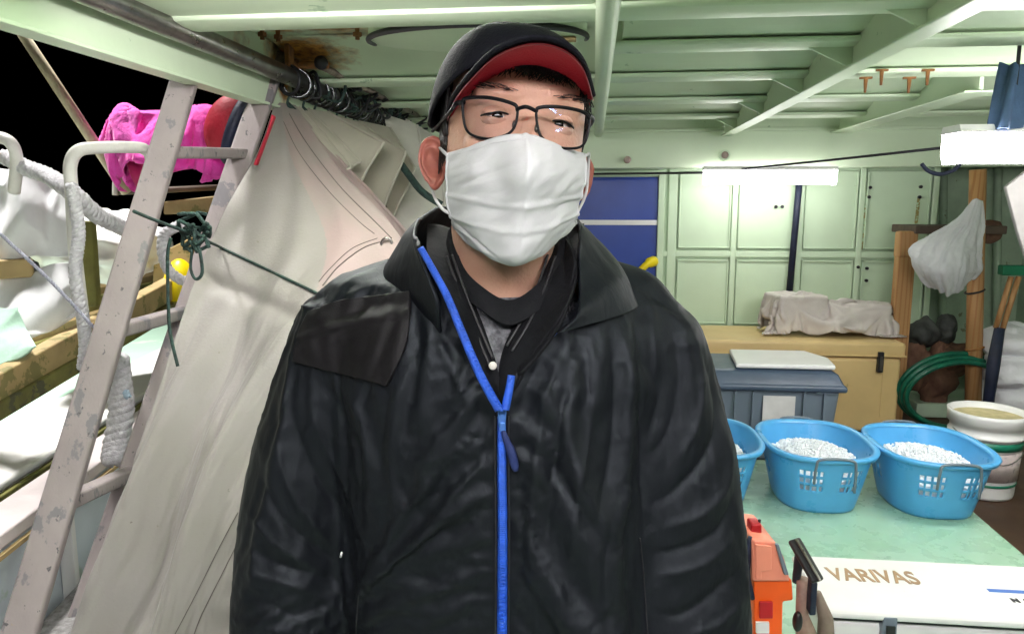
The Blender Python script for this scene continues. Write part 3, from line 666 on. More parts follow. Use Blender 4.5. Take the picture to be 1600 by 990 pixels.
# ---- wooden rack, bag, broom, hose, clutter
RY = 3.9
wr = thing('wooden_rack', S(1470, 660, Y=RY), 'rack of two pale wooden posts joined by a dark shelf', 'rack')
a, b = S(1417, 362, Y=RY), S(1413, 540, Y=RY)
MB().box((a.x-.042, RY-.03, .385), (a.x+.042, RY+.03, a.z)).build('post', wood, wr, bevel=.008)
MB().box((a.x-.046, RY-.034, a.z-.13), (a.x+.046, RY+.034, a.z+.003)).build('post_cap', wood, wr, bevel=.012)
a2, b2 = S(1528, 265, Y=RY-.15), S(1522, 648, Y=RY-.15)
MB().tube([Vector((b2.x, RY-.15, .385)), Vector((a2.x, RY-.15, a2.z))], .036, 14).build('pole', wood, wr, smooth=True)
sA = S(1435, 352, Y=RY+.02); sB = S(1560, 380, Y=RY+.02)
MB().box((sA.x-.04, RY-.05, sA.z-.04), (sB.x, RY+.25, sA.z)).build('shelf', wooddk, wr, bevel=.005)
for py in (455, 543):
    c = S(1523, py, Y=RY-.15); MB().tube([c+Vector((.04*math.cos(k/12*6.283), .04*math.sin(k/12*6.283), .012*math.cos(k/12*6.283))) for k in range(12)], .005, 6, closed=True).build('lashing', blackp if py < 500 else rustm, wr, smooth=True)
for k, (px, py, s_) in enumerate(((1545, 362, .05), (1512, 345, .03))):
    c = S(px, py, Y=RY+.05); m_ = MB().ell(c, (s_*1.3, s_, s_*1.2), None, 18, 12)
    m_.v = [tuple(Vector(p)+Vector((1, 1, 1))*.012*noise.noise(Vector(p)*25)) for p in m_.v]
    tag(m_.build('net_bundle', junk1, smooth=True), ('brown bundle on the rack shelf right of the pole', 'small brown bundle on the rack shelf by the bag')[k], 'bundle')
# plastic bag hung on the pole
BYY = RY-.22
cp = [[S(1520, 312, Y=BYY), S(1526, 310, Y=BYY-.02), S(1530, 312, Y=BYY-.02), S(1536, 314, Y=BYY)],
      [S(1490, 350, Y=BYY), S(1505, 345, Y=BYY-.04), S(1520, 350, Y=BYY-.05), S(1533, 345, Y=BYY)],
      [S(1428, 385, Y=BYY), S(1468, 385, Y=BYY-.09), S(1505, 385, Y=BYY-.1), S(1528, 395, Y=BYY)],
      [S(1425, 405, Y=BYY), S(1460, 425, Y=BYY-.11), S(1500, 420, Y=BYY-.12), S(1530, 420, Y=BYY)],
      [S(1450, 445, Y=BYY), S(1470, 452, Y=BYY-.04), S(1490, 457, Y=BYY-.05), S(1515, 435, Y=BYY)]]
m_ = sheet(cp, 50, 60, lambda u, v, p: (.034*abs(noise.noise(Vector((u*7+.5*noise.noise(Vector((u*3, v*3, 0))), v*.8, 1))))+.016*abs(noise.noise(Vector((u*15, v*2.5, 6))))+.008*abs(noise.noise(Vector(p)*32)))*min(1, v*3))
tag(m_.build('plastic_bag', bagm, smooth=True, solid=.002), 'thin white plastic bag knotted to the tall wooden pole', 'bag')
# broom
br = thing('broom', S(1545, 660, Y=3.6), 'broom with green head standing upside down by the wooden pole', 'broom')
c = S(1588, 422, Y=3.6); MB().cbox(c, (.14, .05, .045)).build('head', mat('green_brush', (.0, .16, .07), .5, bump=.3), br, bevel=.006)
for (a, b) in (((1580, 432), (1556, 512)), ((1592, 432), (1566, 515))): MB().tube([S(*a, Y=3.6), S(*b, Y=3.6)], .012, 10).build('handle_fork', wood, br, smooth=True)
MB().tube([S(1562, 512, Y=3.6), S(1552, 570, Y=3.58), S(1540, 662, Y=3.55)], [.022, .028, .02], 12).build('handle_sleeve', navy, br, smooth=True)
MB().tube([S(1540, 662, Y=3.55), Vector((S(1538, 662, Y=3.55).x, 3.55, .385))], .015, 10).build('handle', wood, br, smooth=True)
# hose
hs = MB()
cc = S(1500, 618, Y=3.68)
for k in range(3):
    hs.tube([cc+Vector(((.245+.008*k)*math.cos(a), .03*k+.02*math.sin(2*a), (.165+.01*k)*math.sin(a)+.005*k)) for a in [i/48*6.283 for i in range(48)]], .013, 8, closed=True)
tag(hs.build('hose', hosem, smooth=True), 'green coiled hose hung around the foot of the tall wooden pole', 'hose')
for (px, py, sx_, sz_, m__, l_, nm, cat) in ((1463, 600, .07, .2, junk1, 'rusty brown net bundle standing inside the green hose', 'net_bundle', 'net'),
        (1480, 515, .035, .05, junk2, 'dark lump hanging against the shaded green wall', 'float', 'float'), (1495, 560, .1, .07, junk1, 'brown tangle of net above the green hose', 'net_bundle', 'net'),
        (1428, 570, .05, .12, junk1, 'brown rag bundle beside the end of the cream box', 'rag_bundle', 'rags'), (1440, 520, .05, .06, junk2, 'dark rag behind the shorter post', 'rag_bundle', 'rags')):
    c = S(px, py, Y=4.1); c.z = max(c.z, .39+sz_*.9); mm = MB().ell(c, (sx_, .07, sz_), None, 40, 28)
    mm.v = [tuple(Vector(p)+(Vector(p)-c).normalized()*(.035*ridge(p, 9, px)+.012*noise.noise(Vector(p)*40))) for p in mm.v]
    tag(mm.build(nm, m__, smooth=True), l_, cat)
# supporting ledge for the hanging tangle
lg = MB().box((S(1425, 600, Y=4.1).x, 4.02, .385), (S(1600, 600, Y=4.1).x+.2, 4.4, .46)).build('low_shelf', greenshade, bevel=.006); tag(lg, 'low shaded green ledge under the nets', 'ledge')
def sack(px, py, Y, sx_, sy_, sz_, label, seed, m__=sackm):
    c = S(px, py, Y=Y); mm = MB().ell(c, (sx_, sy_, sz_), None, 60, 40)
    mm.v = [tuple(Vector(p)+(Vector(p)-c).normalized()*(.03*ridge((p[0], p[1], p[2]*2.3), 5, seed)+.022*abs(noise.noise(Vector(p)*17)))) for p in mm.v]
    return tag(mm.build('sack', m__, smooth=True), label, 'sack', 'white sacks stacked against the right wall')
sack(1585, 535, 3.75, .13, .12, .07, 'grey white sack uppermost of the pile behind the broom', 4)
sack(1578, 575, 3.72, .11, .12, .075, 'white crumpled sack in the middle of the pile behind the broom', 9)
sack(1582, 615, 3.75, .12, .12, .08, 'lowest white sack of the pile behind the bucket', 13)
sk = MB().box((S(1548, 640, Y=3.7).x, 3.62, .385), (S(1660, 640, Y=3.7).x, 3.95, S(1580, 638, Y=3.7).z-.02)).build('green_crate', greenshade, bevel=.01); tag(sk, 'dull green crate carrying the white sacks', 'crate')
# white panel top right, blue cloth on lamp
Yp = 2.6
boardm = mat('dull_white_board', (.25, .24, .23), .6, bump=.05)
pn = MB().prism([S(1572, 292, Y=Yp), S(1610, 262, Y=Yp), S(1680, 262, Y=Yp), S(1680, 420, Y=Yp), S(1604, 404, Y=Yp), S(1590, 360, Y=Yp)], (0, .02, 0)).build('white_board', boardm, bevel=.004)
tag(pn, 'white board corner entering at the right edge below the larger lamp', 'board')
lpz = S(1560, 203, Y=2.1)
cp = [[S(x, 100, Y=2.2+dy) for x, dy in ((1562, 0), (1585, -.03), (1610, .02), (1650, 0))], [S(x, 150, Y=2.15+dy) for x, dy in ((1554, 0), (1580, -.04), (1606, .02), (1650, 0))], [S(x, 201, Y=2.12+dy) for x, dy in ((1543, 0), (1575, -.03), (1604, .02), (1650, 0))]]
tag(sheet(cp, 40, 30, lambda u, v, p: .008*math.sin(u*22+v*2)).build('blue_cloth', bluecl, smooth=True, solid=.003), 'slate blue cloth hanging down onto the larger lit lamp', 'cloth')
# ================================================================== LEFT SIDE
AL = YAW + R(5.0)
def LQ(q, s_, z): return Vector((-q*math.cos(AL) - s_*math.sin(AL), -q*math.sin(AL) + s_*math.cos(AL), z))   # q to the left, s along
def lbox(q0, q1, s0, s1, z0, z1):
    m = MB(); m.add([LQ(q0,s0,z0),LQ(q1,s0,z0),LQ(q1,s1,z0),LQ(q0,s1,z0),LQ(q0,s0,z1),LQ(q1,s0,z1),LQ(q1,s1,z1),LQ(q0,s1,z1)], [(3,2,1,0),(4,5,6,7),(0,1,5,4),(1,2,6,5),(2,3,7,6),(3,0,4,7)]); return m
# own bulwark
bw = thing('bulwark', LQ(.96, 1.5, 0), 'white bulwark with a pinkish cap along the near side', 'bulwark')
lbox(.935, .995, -2, 6.5, -.6, .80).build('plating', hullb, bw, bevel=.004)
lbox(.915, 1.02, -2, 6.5, .803, .835).build('cap_rail', mat('pinkish_white_cap', (.68, .6, .6), .45, var=.1, vs=5, bump=.1, spots=[((.4, .34, .3), .68, 20)]), bw, bevel=.005)
lbox(.905, .914, -2, 6.5, .79, .80).build('rubbing_strip', tanwood, bw)
for s_ in (1.1, 1.75, 2.4): lbox(.90, .934, s_, s_+.02, .0, .79).build('stanchion', hullw, bw, bevel=.003)
lk = lbox(.66, .90, 1.12, 2.3, .383, .60).build('side_locker', speck, bevel=.012); tag(lk, 'speckled grey grip-topped locker below the bulwark in the bottom left', 'locker')
# boat moored alongside
mbt = thing('moored_boat', LQ(1.8, 2.5, -.9), 'white boat with mint green side deck moored alongside', 'boat')
lbox(1.235, 1.27, -2, 9, -1.0, .72).build('hull_side', hullw, mbt, bevel=.01)
lbox(1.225, 1.53, -2, 9, .722, .752).build('gunwale', hullw, mbt, bevel=.012)
lbox(1.27, 4.2, -2, 9, .60, .716).build('deck_base', hullw, mbt)
lbox(1.53, 2.1, -2, 9, .718, .742).build('side_deck', mintd, mbt, bevel=.004)
lbox(1.215, 1.235, -2, 9, .655, .72).build('rubbing_strake', olive, mbt, bevel=.006)
lbox(2.1, 2.14, -2, 9, .742, .80).build('coaming', olive, mbt, bevel=.005)
lbox(2.142, 2.2, -2, 9, .742, .85).build('coaming_plank', tanwood, mbt, bevel=.006)
lbox(2.2, 2.24, -2, 9, .742, .93).build('upper_coaming', olive, mbt, bevel=.006)
lbox(2.242, 2.42, -2, 9, .742, .975).build('plank_walk', tanwood, mbt, bevel=.008)
lbox(2.42, 4.2, -2, 9, .742, .93).build('cabin_trunk', hullw, mbt, bevel=.01)
# cabin side of that boat with white canvas bales and timber
dh = thing('boat_cabin', LQ(2.9, 2.4, .93), 'white boat cabin side with timber rails and mossy posts', 'cabin')
lbox(2.62, 2.66, 1.2, 3.1, .932, 1.42).build('side_panel', styro, dh, bevel=.01)
lbox(2.58, 2.62, 1.2, 3.1, 1.16, 1.24).build('timber_rail', tanwood, dh, bevel=.006)
for s_, m__ in ((1.9, olive), (2.32, olive), (2.9, hullw)): lbox(2.56, 2.60, s_, s_+.05, .976, 1.46).build('post', m__, dh, bevel=.004)
lbox(2.54, 2.64, 1.9, 4.6, 1.44, 1.475).build('top_rail', wooddk, dh, bevel=.004)
lbox(2.60, 2.62, 3.1, 4.6, .932, 1.44).build('lattice_panel', mat('yellowed_paint', (.72, .72, .55), .5, var=.1, vs=10, bump=.3, spots=[((.4, .38, .08), .62, 14), ((.2, .2, .16), .68, 20)]), dh, bevel=.004)
lbox(2.57, 2.60, 3.1, 4.6, 1.2, 1.225).build('timber_rail', tanwood, dh, bevel=.003)
def pile(c, r, m__, name, label, cat, seed, amp=.05, f=4, n=(70, 46), group=None):
    c = Vector(c); mm = MB().ell(c, r, Matrix.Rotation(AL, 3, 'Z'), *n)
    mm.v = [tuple(Vector(p)+(Vector(p)-c).normalized()*(amp*ridge(p, f, seed)+amp*.35*ridge(p, f*3.1, seed+2))) for p in mm.v]
    return tag(mm.build(name, m__, smooth=True), label, cat, group)
cp = [[P(x, y, v) for x, y, v in ((-60, 262, 2.3), (0, 262, 2.26), (55, 268, 2.26), (108, 285, 2.3))], [P(x, y, v) for x, y, v in ((-60, 330, 2.26), (0, 335, 2.22), (60, 338, 2.2), (112, 345, 2.28))], [P(x, y, v) for x, y, v in ((-60, 408, 2.26), (0, 404, 2.22), (55, 400, 2.22), (110, 395, 2.28))]]
tag(sheet(cp, 70, 60, lambda u, v, p: .02*math.sin(u*13+v*2)+.022*(.5+.5*ridge((u*2, v*1.1, 2), 2.1))**2).build('canvas_screen', styro, smooth=True, solid=.006), 'white canvas screen hanging above the timber rail at the left edge', 'canvas')
cp = [[P(x, y, v) for x, y, v in ((-60, 440, 2.25), (0, 438, 2.2), (60, 428, 2.2), (118, 412, 2.25))], [P(x, y, v) for x, y, v in ((-60, 490, 2.2), (0, 488, 2.14), (60, 480, 2.14), (118, 462, 2.22))], [P(x, y, v) for x, y, v in ((-60, 560, 2.15), (0, 556, 2.08), (60, 530, 2.1), (118, 492, 2.2))]]
tag(sheet(cp, 70, 60, lambda u, v, p: .016*math.sin(u*9+v*3)+.03*(.5+.5*ridge((u*2, v*1.4, 5), 1.7))**2).build('canvas_cover', styro, smooth=True, solid=.006), 'white canvas cover hanging below the timber rail at the left edge', 'canvas')
tag(MB().bar(P(-60, 424, 2.12), P(52, 418, 2.2), .055, .03, (0, 0, 1)).build('timber_rail', tanwood, bevel=.006), 'weathered tan timber rail between the two white canvases', 'rail')
tag(MB().bar(P(137, 345, 2.3), P(146, 478, 2.3), .04, .03, W(1, 0, 0)).build('mossy_post', olive, bevel=.005), 'mossy olive post just right of the white pipe rail', 'post')
tag(MB().bar(P(-120, 668, 1.6), P(300, 430, 2.9), .075, .05, (0, 0, 1)).build('tan_plank', tanwood, bevel=.006), 'broad tan plank running up behind the peeling ladder', 'plank')
tag(MB().bar(P(-120, 705, 1.58), P(300, 462, 2.85), .045, .05, (0, 0, 1)).build('mossy_plank', olive, bevel=.006), 'narrow mossy plank right below the broad tan plank', 'plank')
pile(P(160, 385, 2.9), (.2, .22, .1), hullw, 'net_pile', 'pale yellowish net pile behind the white pipe rail', 'net', 11, .05, 9)
cp = [[P(x, y, 2.02) for x, y in ((-30, 478), (10, 482), (30, 480))], [P(x, y, 1.98) for x, y in ((-30, 520), (15, 520), (45, 520))], [P(x, y, 1.9) for x, y in ((-30, 575), (20, 568), (62, 545))]]
tag(sheet(cp, 30, 30, lambda u, v, p: .012*ridge(p, 9)).build('mint_cloth', mat('mint_cloth', (.5, .75, .6), .7, bump=.2), smooth=True, solid=.003), 'pale mint cloth draped over the coaming at the left edge', 'cloth')
pile(P(283, 455, 2.75), (.06, .06, .12), yel, 'yellow_float', 'bright yellow float seen between the ladder rails', 'float', 2, .004, 3)
# white tubular rail
def pipe(name, pts, r_, m__, label, cat, n=40): return tag(MB().tube(path(pts, n), r_, 12).build(name, m__, smooth=True), label, cat)
pipe('pipe_rail', [P(137, 580, 1.75), P(130, 500, 1.75), P(118, 400, 1.75), P(112, 300, 1.75), P(110, 258, 1.75), P(122, 236, 1.75), P(150, 231, 1.78), P(200, 230, 1.85), P(228, 235, 1.9), P(238, 262, 1.92), P(236, 340, 1.95)], .0145, whitepipe, 'white bent pipe rail wrapped with rope beside the peeling ladder', 'rail', 70)
pipe('davit_pipe', [P(-30, 215, 1.9), P(0, 215, 1.9), P(18, 225, 1.9), P(26, 250, 1.92), P(22, 300, 1.95)], .015, whitepipe, 'white curved pipe end at the left edge against the night sky', 'rail', 26)
pipe('back_rail', [P(180, 305, 2.5), P(182, 275, 2.5), P(195, 270, 2.5), P(212, 275, 2.5), P(218, 310, 2.5)], .009, whitepipe, 'small white hoop rail under the bamboo pole', 'rail', 24)
pole = MB().tube([P(20, 30, 2.2), P(198, 300, 2.5)], [.0145, .018], 12).build('long_pole', creampole, smooth=True); tag(pole, 'long cream pole slanting across the black night sky', 'pole')
# twisted white ropes
def rope(pts, r_, turns, label, m__=ropem, n=110, name='mooring_rope'):
    c = path(pts, n); mb = MB()
    for k in range(3):
        q = []
        for i, p in enumerate(c):
            t_ = (c[min(i+1, n-1)]-c[max(i-1, 0)]).normalized(); x = t_.cross(Vector((.3, 1, .2))).normalized(); y = t_.cross(x); a = i/n*turns*6.283+k*2.094
            q.append(p+(x*math.cos(a)+y*math.sin(a))*r_*.55)
        mb.tube(q, r_*.58, 7)
    return tag(mb.build(name, m__, smooth=True), label, 'rope')
rope([P(8, 245, 1.95), P(40, 262, 1.93), P(75, 275, 1.9), P(112, 300, 1.78), P(150, 335, 1.85), P(190, 355, 1.95), P(225, 372, 1.95)], .020, 15, 'thick white rope sagging from the curved pipe to the ladder')
rope([P(112, 290, 1.72), P(123, 360, 1.72), P(118, 430, 1.72), P(133, 520, 1.72), P(130, 575, 1.72)], .0135, 14, 'white rope wound down the bent pipe rail')
rope([P(182, 560, 1.8), P(186, 600, 1.8), P(190, 640, 1.8), P(182, 690, 1.78), P(178, 720, 1.76)], .028, 5, 'fat white rope end hanging right of the ladder rail')
rope([P(182, 520, 1.8), P(170, 545, 1.8), P(186, 590, 1.8), P(200, 620, 1.78)], .008, 6, 'thin pale blue cord tied above the fat rope end', mat('pale_blue_cord', (.5, .65, .78), .8, bump=.4), 60)
rope([P(285, 350, 2.1), P(255, 370, 2.1), P(262, 420, 2.1), P(300, 440, 2.1), P(318, 400, 2.1)], .014, 8, 'loop of white rope seen between the ladder rails')
rope([P(0, 365, 1.6), P(80, 440, 1.62), P(150, 515, 1.64), P(180, 550, 1.68)], .004, 20, 'thin grey cord running diagonally down to the ladder', mat('grey_cord', (.4, .4, .5), .8, bump=.4), 70)
# ladder
ldr = thing('ladder', P(150, 990, 1.3), 'white ladder with peeling paint leaning at the left', 'ladder')
sd_ = W(1, .25, 0)
def lerp(a, b, t): return a+(b-a)*t
A0, A1 = P(296, 100, 1.98), P(25, 1010, 1.28)
B0, B1 = P(420, 120, 2.38), P(118, 1010, 1.5)
for a, b, w_ in ((A0, A1, .064), (B0, B1, .07)):
    low = a+(b-a)*1.3
    MB().bar(a-(b-a)*.06, low, w_, .03, sd_).build('rail', peel, ldr, bevel=.007)
def onr(a, b, py):
    lo, hi = 0., 1.3
    for _ in range(40):
        m_ = (lo+hi)/2; q = np.array([tuple(a+(b-a)*m_)])
        if proj(q)[1][0] < py: lo = m_
        else: hi = m_
    return a+(b-a)*lo
for ya, yb in ((238, 240), (520, 485), (790, 735), (1060, 1010)):
    MB().bar(onr(A0, A1, ya), onr(B0, B1, yb), .03, .04, (0, 0, 1)).build('rung', peel, ldr, bevel=.006)
cl_ = MB(); pa, pb = onr(A0, A1, 502), onr(B0, B1, 468)
# pink cloth, life ring
m = MB(); rows = []
for j in range(70):
    r_ = []
    for i in range(90):
        u, v = i/89, j/69
        r_.append((.29*(u*2-1), .22*(v*2-1), .26+.035*math.sin(u*math.pi*2*3+2*math.sin(v*4))+.03*math.sin(v*math.pi*2*2.6+2*math.sin(u*6))+.02*noise.noise(Vector((u*8, v*8, 5)))))
    rows.append(r_)
m.grid(rows)
lm = [MB().box((-.26, -.02, -.02), (.28, .02, .02)), MB().box((-.6, -.5, -.5), (.6, .5, -.22)), MB().ell((-.15, 0, .09), (.05, .05, .09), None, 16, 10), MB().ell((-.02, .02, .06), (.07, .06, .10), None, 16, 10), MB().ell((.13, -.01, .05), (.10, .07, .125), None, 16, 10), MB().ell((-.02, -.07, .03), (.1, .05, .06), None, 14, 8)]
pk = drape(m, lm, 26, selfc=False, bend=.03, quality=5, dist=.005)
pc = P(272, 302, 2.42); MY = Matrix.Rotation(YAW, 3, 'Z')
pk.v = [tuple(pc+MY @ Vector((p[0]*.92, p[1]*.6, (p[2]+.10)*.98))) for p in pk.v]
tag(pk.build('pink_cloth', pink, smooth=True, solid=.003), 'vivid pink cloth bunched over the rail behind the ladder', 'cloth')
tag(MB().tube([P(185, 300, 2.5), P(360, 292, 2.6)], .01, 10).build('clothes_rail', wooddk, smooth=True), 'dark bar under the pink cloth', 'rail')
cp = [[P(x, y, v) for x, y, v in ((200, 250, 2.42), (220, 245, 2.40), (240, 250, 2.4))], [P(x, y, v) for x, y, v in ((208, 275, 2.42), (224, 275, 2.38), (240, 278, 2.4))], [P(x, y, v) for x, y, v in ((220, 296, 2.44), (230, 298, 2.42), (238, 300, 2.44))]]
tag(sheet(cp, 30, 30, lambda u, v, p: .01*math.sin(u*12)).build('crimson_cloth', mat('crimson_cloth', (.5, .01, .13), .7, bump=.3), smooth=True, solid=.003), 'dark crimson cloth corner hanging under the pink cloth', 'cloth')
c = P(357, 198, 2.33)
bg2 = thing('float_cushion', c, 'puffy red float cushion with navy band behind the ladder top', 'cushion')
Mr = Matrix.Rotation(YAW, 3, 'Z') @ Matrix.Rotation(R(22), 3, 'Y')
mm = MB().ell(c, (.070, .05, .100), Mr, 40, 30); mm.build('red_cover', redm, bg2, smooth=True)
mm = MB().tube([c+Mr @ Vector((.03, .050*math.cos(a), .094*math.sin(a))) for a in [i/40*6.283 for i in range(40)]], .018, 10, closed=True); mm.build('navy_band', navy, bg2, smooth=True)
mm = MB().tube([c+Mr @ Vector((.052, .04*math.cos(a), .078*math.sin(a))) for a in [i/40*6.283 for i in range(40)]], .018, 10, closed=True); mm.build('navy_band', navy, bg2, smooth=True)
tag(MB().prism([P(416, 205, 2.0), P(424, 178, 2.0), P(428, 182, 2.0), P(400, 258, 2.0), P(395, 258, 2.0)], W(0, .02, 0)).build('red_strap', redm, bevel=.003), 'narrow red strap between the ladder rail and the curtain', 'strap')
# timber behind ladder under pink cloth
tag(MB().prism([P(255, 315, 2.45), P(345, 305, 2.5), P(345, 330, 2.5), P(255, 335, 2.45)], W(0, .08, 0)).build('timber_beam', tanwood, bevel=.005), 'tan timber beam end below the pink cloth', 'beam')
tag(MB().prism([P(240, 400, 2.9), P(300, 370, 2.9), P(300, 480, 2.9), P(235, 500, 2.9)], W(0, .05, 0)).build('plank_stack', tanwood, bevel=.005), 'slanted tan planks behind the ladder', 'planks')

# curtain rod, brackets, thin pipe
rz_ = CZ-.105; rx_ = -.945
rod = thing('curtain_rod', (rx_, 2.2, rz_), 'thick worn steel curtain rod under the canopy edge', 'rod')
MB().tube([(rx_, -.3, rz_), (rx_, 4.0, rz_)], .0275, 20).build('tube', steel, rod, smooth=True)
for Y in (.6, 2.3, 3.8):
    MB().box((rx_-.008, Y-.02, rz_+.018), (rx_+.008, Y+.02, CZ-.002)).build('bracket', rustm, rod, bevel=.003)
thin = MB().tube([(rx_+.09, 2.35, CZ-.07), (rx_+.09, 3.9, CZ-.07)], .011, 12).build('thin_pipe', mat('worn_pipe', (.3, .24, .2), .4, .7, var=.2, vs=20, bump=.1), smooth=True); tag(thin, 'thin brownish pipe beside the curtain rings', 'pipe')
for (px, py, l_) in ((409, 58, 'rusty bolt stub on the ceiling, leftmost above the rod'), (434, 62, 'rusty bolt stub second from left above the rod'), (558, 58, 'rusty bolt stub beside the black ceiling cable')):
    c = S(px, py-16, Z=CZ-.002); b_ = thing('ceiling_bolt', c, l_, 'bolt', 'rusty ceiling bolts above the curtain rod')
    MB().tube([c, c-Vector((0, 0, .035))], .0065, 10).build('shank', rustm, b_); MB().tube([c-Vector((0, 0, .016)), c-Vector((0, 0, .026))], .013, 6).build('nut', rustm, b_)
sb = thing('shackle', Vector((rx_+.05, 2.35, CZ-.07)), 'rusted bracket and shackle where the curtain rings bunch', 'bracket')
MB().cbox((rx_+.05, 2.34, CZ-.065), (.12, .03, .02)).build('arm', rustm, sb, bevel=.005)
MB().tube([(rx_-.0, 2.33, CZ-.05), (rx_+.0, 2.33, CZ-.09)], .018, 10).build('eye_bolt', rustm, sb, smooth=True)
MB().ell((rx_+.09, 2.33, CZ-.06), (.022, .02, .022)).build('pipe_end', darkm, sb, smooth=True)

# curtain
E = W(0, 1, 0)
ct = thing('canvas_curtain', P(240, 990, 1.3), 'cream canvas curtain bunched on rings and tied back at the left', 'curtain')
rowsL = [(430, 160, 2.42), (404, 235, 2.12), (345, 345, 1.86), (295, 480, 1.68), (238, 660, 1.52), (178, 840, 1.40), (108, 1010, 1.30), (60, 1140, 1.24)]
rowsR = [(462, 165, 2.42), (522, 255, 2.05), (632, 385, 1.62), (560, 500, 1.5), (470, 640, 1.40), (402, 830, 1.28), (372, 1010, 1.2), (350, 1140, 1.16)]
ctrl = []
for l_, r_ in zip(rowsL, rowsR):
    ctrl.append([P(l_[0]+(r_[0]-l_[0])*f, l_[1]+(r_[1]-l_[1])*f, l_[2]+(r_[2]-l_[2])*f) for f in (0, .33, .66, 1)])
def cdisp(u, v, p):
    k = min(1, v*2.2)
    d = .030*math.sin((u*1.9+.12*math.sin(v*7))*math.pi*2+1.0)*min(1, max(0, (v-.28)*2.2)) + .012*math.sin((u*4.3+v*.9)*math.pi*2)*k*(.3+.7*v)
    d += .024*noise.noise(Vector((u*3.2+v*1.3, v*3.6, 2.2)))*k + .006*noise.noise(Vector((u*9, v*11, 6)))*k
    g = math.exp(-((u-.42)/.13)**2-((v-.5)/.06)**2); d -= .02*g
    d += .007*abs(noise.noise(Vector((u*26+v*9, v*16, 8))))*max(0, min(1, (v-.3)*3)) + .006*math.sin(v*150)*math.exp(-((u-.9)/.05)**2)*min(1, max(0, v-.55)*5)
    d -= .016*math.exp(-((v-(.375+.09*u))/.012)**2)*(1-.4*u)     # pinched in under the tie line
    return d
cm_ = sheet(ctrl, 150, 260, cdisp); crows = None
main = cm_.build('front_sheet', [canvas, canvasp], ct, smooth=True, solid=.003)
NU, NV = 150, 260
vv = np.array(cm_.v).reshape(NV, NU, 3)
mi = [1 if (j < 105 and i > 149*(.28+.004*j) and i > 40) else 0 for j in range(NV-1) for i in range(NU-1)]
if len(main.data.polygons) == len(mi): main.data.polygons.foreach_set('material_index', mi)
def onsheet(u, v, off=.004):
    p = Vector(vv[int(round(v*(NV-1))), int(round(u*(NU-1)))]); return p+(EYE-p).normalized()*off
BC = BVHTree.FromPolygons([tuple(p) for p in cm_.v], cm_.f)
def onc(x, y, off=.004):
    d, hf = ray(x, y); d = d.normalized(); h_ = BC.ray_cast(EYE, d)
    return (h_[0] if h_[0] is not None else P(x, y, 1.6))-d*off
def cseam(pts, r_, m_, nm, n=60): MB().tube([onc(p.x, p.y, .0035) for p in path([Vector((x, y, 0)) for x, y in pts], n)], r_, 6).build(nm, m_, ct, smooth=True)
cseam([(452, 178), (480, 225), (530, 290), (585, 345), (612, 372)], .0014, seam, 'hem_seam')
cseam([(443, 190), (468, 240), (515, 300), (560, 345), (585, 365)], .0010, seam, 'hem_seam')
cseam([(612, 374), (570, 386), (530, 415), (504, 446)], .0013, seam, 'hem_stitching')
cseam([(590, 372), (550, 388), (515, 420), (498, 440)], .0009, seam, 'hem_stitching')
cseam([(372, 800), (345, 850), (305, 930), (268, 1000)], .0008, seam, 'hem_seam')
cseam([(380, 830), (350, 890), (315, 960), (300, 1000)], .0009, seam, 'hem_seam')
c = onc(604, 380, .005); MB().tube([c+Vector((.012*math.cos(a), .0, .012*math.sin(a))) for a in [i/16*6.283 for i in range(16)]], .0028, 6, closed=True).build('eyelet', steel, ct, smooth=True)
def pleat(T, T2, B, C, v0, v1, k, m__=canvask):
    ctrl = [[P(T[0]+(T2[0]-T[0])*f, T[1]+(T2[1]-T[1])*f, v0) for f in (0, .5, 1)],
            [P((T[0]+(T2[0]-T[0])*f)*.5+(B[0]+(C[0]-B[0])*f)*.5, (T[1]+(T2[1]-T[1])*f)*.5+(B[1]+(C[1]-B[1])*f)*.5, (v0+v1)/2-.03*math.sin(f*3.1)) for f in (0, .5, 1)],
            [P(B[0]+(C[0]-B[0])*f, B[1]+(C[1]-B[1])*f, v1) for f in (0, .5, 1)]]
    s__ = sheet(ctrl, 40, 50, lambda u, v, p: .004*math.sin(u*7+k)*v+.004*noise.noise(Vector(p)*7))
    a_ = np.array(s__.v).reshape(50, 40, 3)
    o = s__.build('pleat', m__, ct, smooth=True, solid=.004)
    ed = [Vector(a_[49, i])+(EYE-Vector(a_[49, i])).normalized()*.003 for i in range(40)]+[Vector(a_[j, 39])+(EYE-Vector(a_[j, 39])).normalized()*.003 for j in range(49, -1, -1)]
    MB().tube(ed, .0055, 6).build('pleat_hem', m__, o, smooth=True)
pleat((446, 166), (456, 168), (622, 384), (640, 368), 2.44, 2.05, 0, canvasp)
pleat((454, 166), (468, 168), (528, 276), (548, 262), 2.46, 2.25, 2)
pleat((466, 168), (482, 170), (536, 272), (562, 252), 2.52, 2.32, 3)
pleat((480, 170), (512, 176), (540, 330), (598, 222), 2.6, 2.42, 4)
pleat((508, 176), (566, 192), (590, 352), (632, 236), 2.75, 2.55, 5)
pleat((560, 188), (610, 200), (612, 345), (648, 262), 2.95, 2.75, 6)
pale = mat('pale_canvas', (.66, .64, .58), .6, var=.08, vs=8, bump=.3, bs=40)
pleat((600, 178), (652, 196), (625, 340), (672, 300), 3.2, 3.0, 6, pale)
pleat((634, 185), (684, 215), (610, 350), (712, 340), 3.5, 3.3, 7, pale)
pleat((612, 250), (690, 270), (608, 372), (700, 372), 3.0, 2.8, 8, pale)
